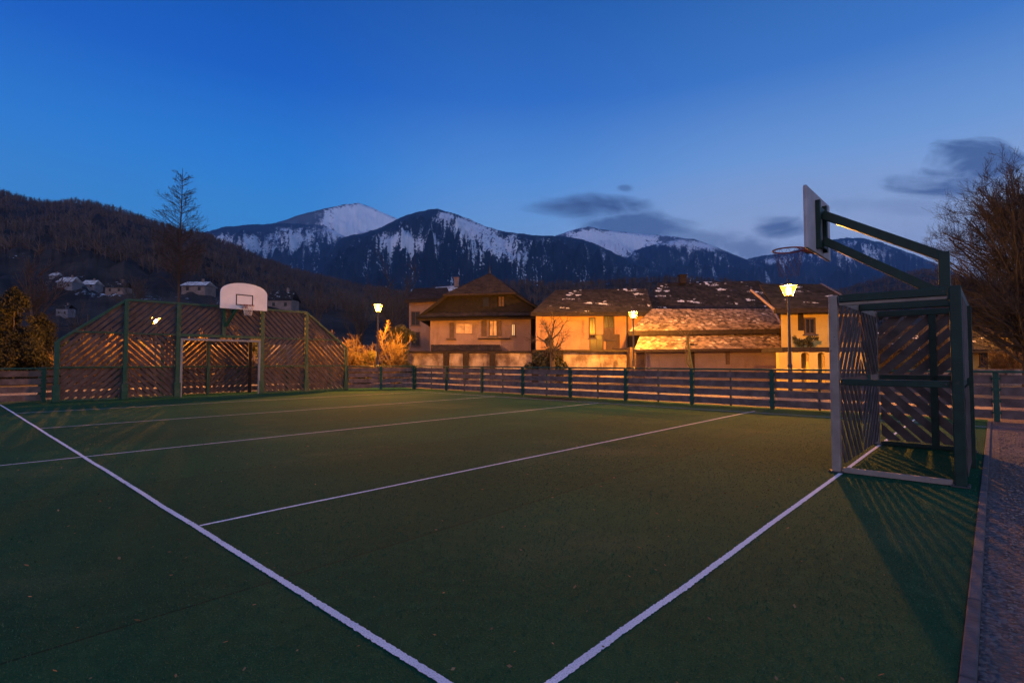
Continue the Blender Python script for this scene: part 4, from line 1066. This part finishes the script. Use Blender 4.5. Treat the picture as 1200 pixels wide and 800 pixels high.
# small houses on the left hillside
def hill_pos(px, py):
    """point where the sight line of a place in the photograph meets the left hillside"""
    k0 = (px - 600) / 614.5; col = int(np.argmin(np.abs(HLV[:, 10, 0] / HLV[:, 10, 1] - k0)))
    for j in range(HLV.shape[1] - 3):
        x, y, z = HLV[col, j]
        if HOR - 620 * (z - CAM_H) / y <= py: return Vector((x, y, z))
    return Vector(HLV[col, -4])
def hill_house(px, py, wpx, hpx, label, snow, m=None, rise=.35):
    p = hill_pos(px, py); d = p.y; w_ = wpx * .82 * d / 620; h = hpx * .82 * d / 620; dep = w_ * .8; u = w_ / 8
    root = thing('house', label, 'house', p, None)
    x0, x1 = p.x - w_ / 2, p.x + w_ / 2
    MB().box((p.x, d + dep / 2, p.z + h / 2 - 2 * u), (w_, dep, h + 4 * u)).build('wall', m or M_FARWALL, root)
    z = p.z + h; zr = z + w_ * rise; o = .5 * u; rm = M_SNOWROOF if snow else M_TILESNOW
    roof_patch('roof', (Vector((x0 - o, d - o, z - .2 * u)), Vector((x1 + o, d - o, z - .2 * u)), Vector((x1 - .2, d + dep / 2, zr)), Vector((x0 + .2, d + dep / 2, zr))), rm, root, tile=.8 * u, row=1.0 * u)
    roof_patch('roof', (Vector((x1 + o, d + dep + o, z - .2 * u)), Vector((x0 - o, d + dep + o, z - .2 * u)), Vector((x0 + .2, d + dep / 2, zr)), Vector((x1 - .2, d + dep / 2, zr))), rm, root, tile=.8 * u, row=1.0 * u)
    for i in (-1, 1): window(p.x + i * w_ * .25, d, p.z + h * .5, .9 * u, 1.2 * u, root, sill=False)
    chimney((p.x + w_ * .2, d + dep * .45, zr - .6 * u), .7 * u, 1.5 * u, root)
    return root
hill_house(78, 354, 22, 11, 'pale snow roofed house on the left hillside above the dark bush', True)
hill_house(75, 374, 17, 12, 'small bluish white house low on the left hillside, left of the goal wall', False)
hill_house(104, 339, 20, 5, 'snow roofed house higher up the left hillside', True)
hill_house(64, 328, 12, 5, 'tiny house with a bright roof left of the other hillside houses', True)
hill_house(136, 350, 26, 9, 'brown roofed house behind the left slope of the goal wall', False, M_ROSE)
hill_house(228, 352, 34, 10, 'wide snowy roofed house right of the tall bare larch', True, M_ROSE, .2)
hill_house(328, 364, 34, 14, 'steep roofed house just right of the round-topped hoop board', False, M_ROSE, .42)

# ------------------------------------------------------------------ trees
def tubes(segs, k):
    """segments (p0, p1, r0, r1) -> arrays of open k-sided tubes"""
    S = np.array([[*a, *b, r0, r1] for a, b, r0, r1 in segs], float)
    p0, p1, r0, r1 = S[:, :3], S[:, 3:6], S[:, 6], S[:, 7]; d = p1 - p0; d /= np.maximum(np.linalg.norm(d, axis=1, keepdims=True), 1e-9)
    up = np.where(np.abs(d[:, 2:3]) < .9, np.array([[0, 0, 1.]]), np.array([[1., 0, 0]]))
    x = np.cross(d, up); x /= np.linalg.norm(x, axis=1, keepdims=True); y = np.cross(d, x); n = len(S); V_ = np.empty((n, 2 * k, 3))
    for i in range(k):
        a = 2 * math.pi * i / k; o = x * math.cos(a) + y * math.sin(a)
        V_[:, i] = p0 + o * r0[:, None]; V_[:, k + i] = p1 + o * r1[:, None]
    f = np.array([(i, (i + 1) % k, k + (i + 1) % k, k + i) for i in range(k)])
    return V_.reshape(-1, 3), (f[None] + (np.arange(n) * 2 * k)[:, None, None]).reshape(-1, 4)
def grow(rs, p, d, L, r, lev, maxlev, out, par):
    n = par.get('seg', 4); p = np.array(p, float); d = np.array(d, float); d /= np.linalg.norm(d)
    for i in range(n):
        q = p + d * L / n; r2 = r * (1 - .62 / n * 1.0)
        out.append((p, q, r, r2, lev))
        if lev < maxlev and (lev > 0 or i >= par.get('clear', 1)):
            for _ in range(rs.poisson(par['kids'][min(lev, len(par['kids']) - 1)])):
                a = rs.normal(0, 1, 3); a -= d * a.dot(d); a /= np.linalg.norm(a) + 1e-9
                sp = rs.uniform(*par['spread']); nd = d * math.cos(sp) + a * math.sin(sp); nd[2] += par.get('lift', .1)
                f = rs.uniform(*par['ratio']) * (1 - par.get('taper', .35) * (i / n if lev == 0 else 0))
                grow(rs, p + (q - p) * rs.rand(), nd, L * f, max(r2 * par.get('rr', .55), par['rmin']), lev + 1, maxlev, out, par)
        p, r = q, max(r2, par['rmin']); w_ = par['wig'] * (1 if lev else .4)
        d = d + rs.normal(0, w_, 3) + np.array([0, 0, par.get('grav', .04) * (1 if lev else 0)]); d /= np.linalg.norm(d)
    return out
def bare_tree(name, label, cat, base, H, seed, par, maxlev=4, r0=.2, trunk_frac=.7, mt=M_BARK, mtw=M_TWIG, group=None, stems=1, dirs=None):
    root = thing(name, label, cat, base, group); rs = np.random.RandomState(seed); segs = []
    for s in range(stems):
        d0 = (rs.normal(0, .03), rs.normal(0, .03), 1) if stems == 1 else (rs.normal(0, .45), rs.normal(0, .45), 1)
        grow(rs, (base[0] + (rs.normal(0, .15) if stems > 1 else 0), base[1], base[2] - .1), d0, H * trunk_frac * (1 if stems == 1 else rs.uniform(.6, 1)), r0, 0, maxlev, segs, par)
    a = [s[:4] for s in segs if s[4] <= 1]; b = [s[:4] for s in segs if s[4] > 1]
    v_, f_ = tubes(a, 6); raw_mesh('trunk' if stems == 1 else 'stems', v_, f_, mt, root)
    if b: v_, f_ = tubes(b, 3); raw_mesh('crown', v_, f_, mtw, root)
    return root, len(segs)
cnt = {}
# tall larch behind the goal wall
def larch():
    d = 60.0; b = V(206, 440, d); b.z = 0; top = hz(197, d); root = thing('larch_tree', 'tall thin bare larch rising behind the left of the goal wall', 'tree', b)
    rs = np.random.RandomState(21); trunk = []; tw = []
    p = np.array([b.x, b.y, 0.0]); n = 26; pts = [p]
    for i in range(n):
        p = p + np.array([rs.normal(.008, .02), rs.normal(0, .02), top / n]); pts.append(p)
    for i in range(n): trunk.append((pts[i], pts[i + 1], .20 * (1 - i / n) + .02, .20 * (1 - (i + 1) / n) + .02))
    for i in range(230):
        t = rs.uniform(.40, .97) if i % 3 else rs.uniform(.40, .68); q = pts[int(t * n)] + (pts[min(n, int(t * n) + 1)] - pts[int(t * n)]) * rs.rand()
        L = ((1 - t) * 6.2 + .5) * rs.uniform(.6, 1.05) * 1.3; L = min(L, 3.8 * rs.uniform(.75, 1)); az = rs.rand() * 6.283
        segs = []; grow(rs, q, (math.cos(az), math.sin(az), .62), L, .026, 0, 2, segs, dict(seg=5, clear=1, kids=[1.1, .7], spread=(.4, .8), ratio=(.25, .45), wig=.09, rmin=.012, lift=.1, grav=.03))
        tw += [s[:4] for s in segs]
    v_, f_ = tubes(trunk, 7); raw_mesh('trunk', v_, f_, M_BARKD, root); v_, f_ = tubes(tw, 3); raw_mesh('crown', v_, f_, M_BARKD, root)
larch()
# big bare tree at the right edge
def dome_tree(label, b, H, rad, seed, nprim, m):
    root = thing('bare_tree', label, 'tree', b); rs = np.random.RandomState(seed); tr = []; tw = []
    p = np.array([b.x, b.y, -.1]); pts = [p]; n = 14
    for i in range(n): p = p + np.array([rs.normal(0, .05), rs.normal(0, .05), H * .80 / n]); pts.append(p)
    for i in range(n): tr.append((pts[i], pts[i + 1], .20 * (1 - i / n) ** .8 + .02, .20 * (1 - (i + 1) / n) ** .8 + .02))
    cz = H * .56; rz = H * .45
    par = dict(seg=5, clear=0, kids=[1.5, 1.25, .9], spread=(.35, .85), ratio=(.36, .58), wig=.14, rmin=.0052, lift=.08, rr=.5, grav=.03)
    for k_ in range(nprim):
        t = rs.uniform(.16, .99); q = pts[int(t * n * .999)]; az = rs.rand() * 6.283; el = rs.uniform(.25, .8) + t * .55
        dr = np.array([math.cos(az) * math.cos(el), math.sin(az) * math.cos(el), math.sin(el)])
        # length to the crown's dome along this direction
        A_ = np.array([dr[0] / rad, dr[1] / rad, dr[2] / rz]); o_ = np.array([0, 0, (q[2] - cz) / rz]); bb = A_.dot(o_); aa = A_.dot(A_); cc = o_.dot(o_) - 1
        disc = bb * bb - aa * cc
        if disc <= 0: continue
        L = (-bb + math.sqrt(disc)) / aa
        if L < .6: continue
        segs = []; grow(rs, q, dr, L * rs.uniform(.8, 1.02), .075 * (1 - t * .6), 0, 3, segs, par)
        for s_ in segs: (tr if s_[4] == 0 else tw).append(s_[:4])
    v_, f_ = tubes(tr, 6); raw_mesh('trunk', v_, f_, m, root); v_, f_ = tubes(tw, 3); raw_mesh('crown', v_, f_, m, root)
    cnt['dome'] = len(tw)
d = 26.0; b = V(1204, 440, d); b.z = 0
dome_tree('large bare tree with a dense round crown at the right edge', b, hz(203, d), 3.3, 31, 165, M_BARKG)
# low lit shrubs and trees
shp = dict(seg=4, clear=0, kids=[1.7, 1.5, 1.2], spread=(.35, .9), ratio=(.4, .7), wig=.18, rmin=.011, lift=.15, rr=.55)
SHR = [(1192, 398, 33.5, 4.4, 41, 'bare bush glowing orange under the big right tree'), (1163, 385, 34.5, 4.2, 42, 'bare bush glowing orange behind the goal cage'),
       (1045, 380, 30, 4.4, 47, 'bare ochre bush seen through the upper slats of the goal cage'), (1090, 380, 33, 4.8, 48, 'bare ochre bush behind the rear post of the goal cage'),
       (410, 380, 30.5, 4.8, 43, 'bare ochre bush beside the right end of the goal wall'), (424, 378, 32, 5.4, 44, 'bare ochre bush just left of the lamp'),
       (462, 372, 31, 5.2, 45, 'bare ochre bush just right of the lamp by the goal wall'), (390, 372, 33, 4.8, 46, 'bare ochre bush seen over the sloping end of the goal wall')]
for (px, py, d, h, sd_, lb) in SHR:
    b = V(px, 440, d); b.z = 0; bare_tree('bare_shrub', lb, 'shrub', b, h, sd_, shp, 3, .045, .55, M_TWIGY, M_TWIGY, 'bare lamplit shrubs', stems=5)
for i, px in enumerate((85, 110, 132, 160, 186, 215, 240, 262, 290, 335, 362)):
    d = 33 + (i % 3) * 1.2; b = V(px, 440, d); b.z = 0
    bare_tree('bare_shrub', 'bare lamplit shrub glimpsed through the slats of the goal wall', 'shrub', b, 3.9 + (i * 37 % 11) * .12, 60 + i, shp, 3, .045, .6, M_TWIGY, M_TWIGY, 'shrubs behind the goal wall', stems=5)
tp = dict(seg=4, clear=1, kids=[1.5, 1.3, 1.2, 1.0], spread=(.5, 1.1), ratio=(.4, .7), wig=.2, rmin=.010, lift=.05, rr=.55)
d = 32.6; b = V(648, 440, d); b.z = 0
bare_tree('bare_tree', 'dark knotty bare tree against the corner of the rose house', 'tree', b, 5.0, 71, tp, 3, .22, .62, M_BARKD, M_BARKD)
d = 27; b = V(812, 440, d); b.z = 0
bare_tree('bare_tree', 'slender small bare tree before the barn roof', 'tree', b, 4.6, 72, dict(tp, kids=[1.2, 1.2, 1.0], spread=(.3, .7)), 3, .10, .62, mat('green_lit_bark', (.06, .065, .035), rough=.95), M_BARK)  # the green light on the trunk is put into its bark colour
# tall brownish trees further back
fp_ = dict(seg=5, clear=1, kids=[1.6, 1.4, 1.2], spread=(.35, .8), ratio=(.42, .68), wig=.15, rmin=.022, lift=.15, rr=.55)
for (px, py, d, sd_, lb) in ((478, 300, 82, 81, 'tall brown bare tree left of the rose house roof'), (455, 318, 75, 82, 'brown bare tree rising above the first lamp'),
                             (668, 330, 72, 83, 'brown bare tree behind the right slope of the rose house roof'), (700, 335, 85, 84, 'brown bare tree behind the ridge of the long house'),
                             (30, 300, 60, 85, 'brown bare tree behind the dark bush at the left edge'), (100, 335, 90, 86, 'brown bare tree among the hillside houses'),
                             (262, 322, 85, 87, 'brown bare tree left of the round-topped hoop board'), (365, 330, 80, 88, 'brown bare tree above the right wing of the goal wall'),
                             (165, 318, 88, 89, 'brown bare tree left of the tall larch'), (1110, 345, 62, 90, 'brown bare tree right behind the goal cage'), (420, 326, 95, 92, 'brown bare tree on the slope left of the lamp')):
    b = V(px, 440, d); b.z = 0
    bare_tree('bare_tree', lb, 'tree', b, hz(py, d), sd_, fp_, 3, .26, .66, M_BARK, M_TWIG, 'bare trees behind the court')

# ------------------------------------------------------------------ leafy shrubs: leaf-sized faces in clumps
def leaves(rs, clumps, n, size):
    vv = []; tot = sum(c[1] ** 2 for c in clumps); out = []
    for (c, r) in clumps:
        m = int(n * r * r / tot); q = rs.normal(0, 1, (m, 3)); q /= np.linalg.norm(q, axis=1, keepdims=True)
        q *= (rs.rand(m, 1) ** .45) * r; out.append(np.array(c) + q)
    p = np.concatenate(out); m = len(p); a = rs.normal(0, 1, (m, 3)); a /= np.linalg.norm(a, axis=1, keepdims=True)
    b = np.cross(a, rs.normal(0, 1, (m, 3))); b /= np.linalg.norm(b, axis=1, keepdims=True); s = size * rs.uniform(.6, 1.4, (m, 1))
    vv = np.stack([p - a * s, p + b * s * .45, p + a * s, p - b * s * .45], 1).reshape(-1, 3)
    return vv, np.arange(4 * m).reshape(-1, 4)
M_EVER = mat('evergreen_leaf', (.009, .012, .007), rough=.85, col2=(.026, .024, .013), scale=1.4)
M_HEDGE = mat('hedge_leaf', (.075, .080, .022), rough=.8, col2=(.16, .145, .045), scale=1.2)
M_IVY = mat('ivy_leaf', (.028, .032, .020), rough=.8, col2=(.055, .055, .032), scale=1.5)
def bush(name, label, base, clumps, n, size, m, seed, group=None, cat='shrub', trunk=.12):
    root = thing(name, label, cat, base, group); rs = np.random.RandomState(seed)
    v_, f_ = leaves(rs, clumps, n, size); raw_mesh('foliage', v_, f_, m, root)
    segs = []
    for c, r in (clumps[::2] if cat != 'conifer' else clumps[:1]):
        b0 = np.array([base[0], base[1], base[2]]); segs.append((b0, np.array(c) * .9 + b0 * .1, trunk, trunk * .25))
    v_, f_ = tubes(segs, 5); raw_mesh('trunk', v_, f_, M_BARKD, root)
    return root
def cone_clumps(rs, x, y, H, w_, n):
    out = [((x, y, H * .93), .3), ((x, y, .6), .8)]
    for i in range(n):
        t = rs.rand(); r = w_ * (1 - t ** 1.6 * .85) * rs.rand() ** .5 * .85; az = rs.rand() * 6.283
        out.append(((x + r * math.cos(az), y + r * math.sin(az), .3 + t * H * .86), rs.uniform(.32, .75) * (1.15 - t * .55)))
    return out
rs = np.random.RandomState(3)
for (px, d, H, w_, sd_, lb) in ((14, 31, 5.9, 2.0, 1, 'dark evergreen bush cut by the left edge of the picture'), (46, 34, 4.6, 1.3, 2, 'lower dark evergreen bush next to the goal wall'), (-28, 30, 6.2, 2.0, 3, 'dark evergreen bush outside the left edge')):
    b = V(px, 440, d); b.z = 0; bush('evergreen_tree', lb, b, cone_clumps(rs, b.x, b.y, H, w_, 90), 26000, .075, M_EVER, sd_, cat='conifer')
def hedge(label, px0, px1, d, H, m, n, seed):
    x0, x1 = lat(px0, d), lat(px1, d); r_ = np.random.RandomState(seed); cl_ = []
    for i in range(int((x1 - x0) * 4)):
        cl_.append(((r_.uniform(x0, x1), d + r_.uniform(-.4, .4), r_.uniform(.3, H)), r_.uniform(.3, .5)))
    bush('hedge', label, Vector(((x0 + x1) / 2, d, 0)), cl_, n, .09, m, seed, cat='hedge', trunk=.03)
hedge('yellow green hedge behind the corner fence left of the lamp', 396, 468, 32.0, 2.1, M_HEDGE, 9000, 12)
hedge('lamplit hedge glimpsed through the goal wall lattice', 70, 380, 35.0, 2.6, M_HEDGE, 22000, 13)
b = V(472, 440, 38.0); b.z = 0
bush('ivy_bush', 'dark ivy clad bush between lamp and rose house', b, [((b.x + rs.normal(0, .35), b.y + rs.normal(0, .3), rs.uniform(.3, 3.6)), rs.uniform(.3, .55)) for _ in range(16)], 5000, .10, M_IVY, 14)
b = V(945, 409.5, 26.8)
bush('potted_shrub', 'dark bushy shrub on the terrace of the yellow house', b, [((b.x + rs.normal(0, .30), b.y + rs.normal(0, .12), b.z + rs.uniform(.2, .62)), rs.uniform(.12, .22)) for _ in range(9)], 1600, .05, M_IVY, 15, cat='shrub', trunk=.03)
b = V(650, 440, 33.2); b.z = 0
bush('ivy_bush', 'dark ivy clump at the right corner of the rose house', b, [((b.x + rs.normal(0, .7), b.y + rs.normal(0, .2), rs.uniform(.6, 2.6)), rs.uniform(.25, .45)) for _ in range(10)], 3000, .10, M_IVY, 16)

# ------------------------------------------------------------------ evening air
hm = bpy.data.materials.new('evening_air'); hm.use_nodes = True; t = hm.node_tree; t.nodes.remove(t.nodes['Principled BSDF'])
pv = t.nodes.new('ShaderNodeVolumePrincipled'); pv.inputs['Color'].default_value = (.28, .55, 1.0, 1); pv.inputs['Density'].default_value = 6e-5
pv.inputs['Anisotropy'].default_value = .1
t.links.new(pv.outputs[0], t.nodes['Material Output'].inputs['Volume'])
hb = MB().box((0, 6200, 1900 / 2 - 1.5), (30000, 14400, 1900)).build('haze', hm); tag(hb, kind='stuff')
print('counts', cnt)
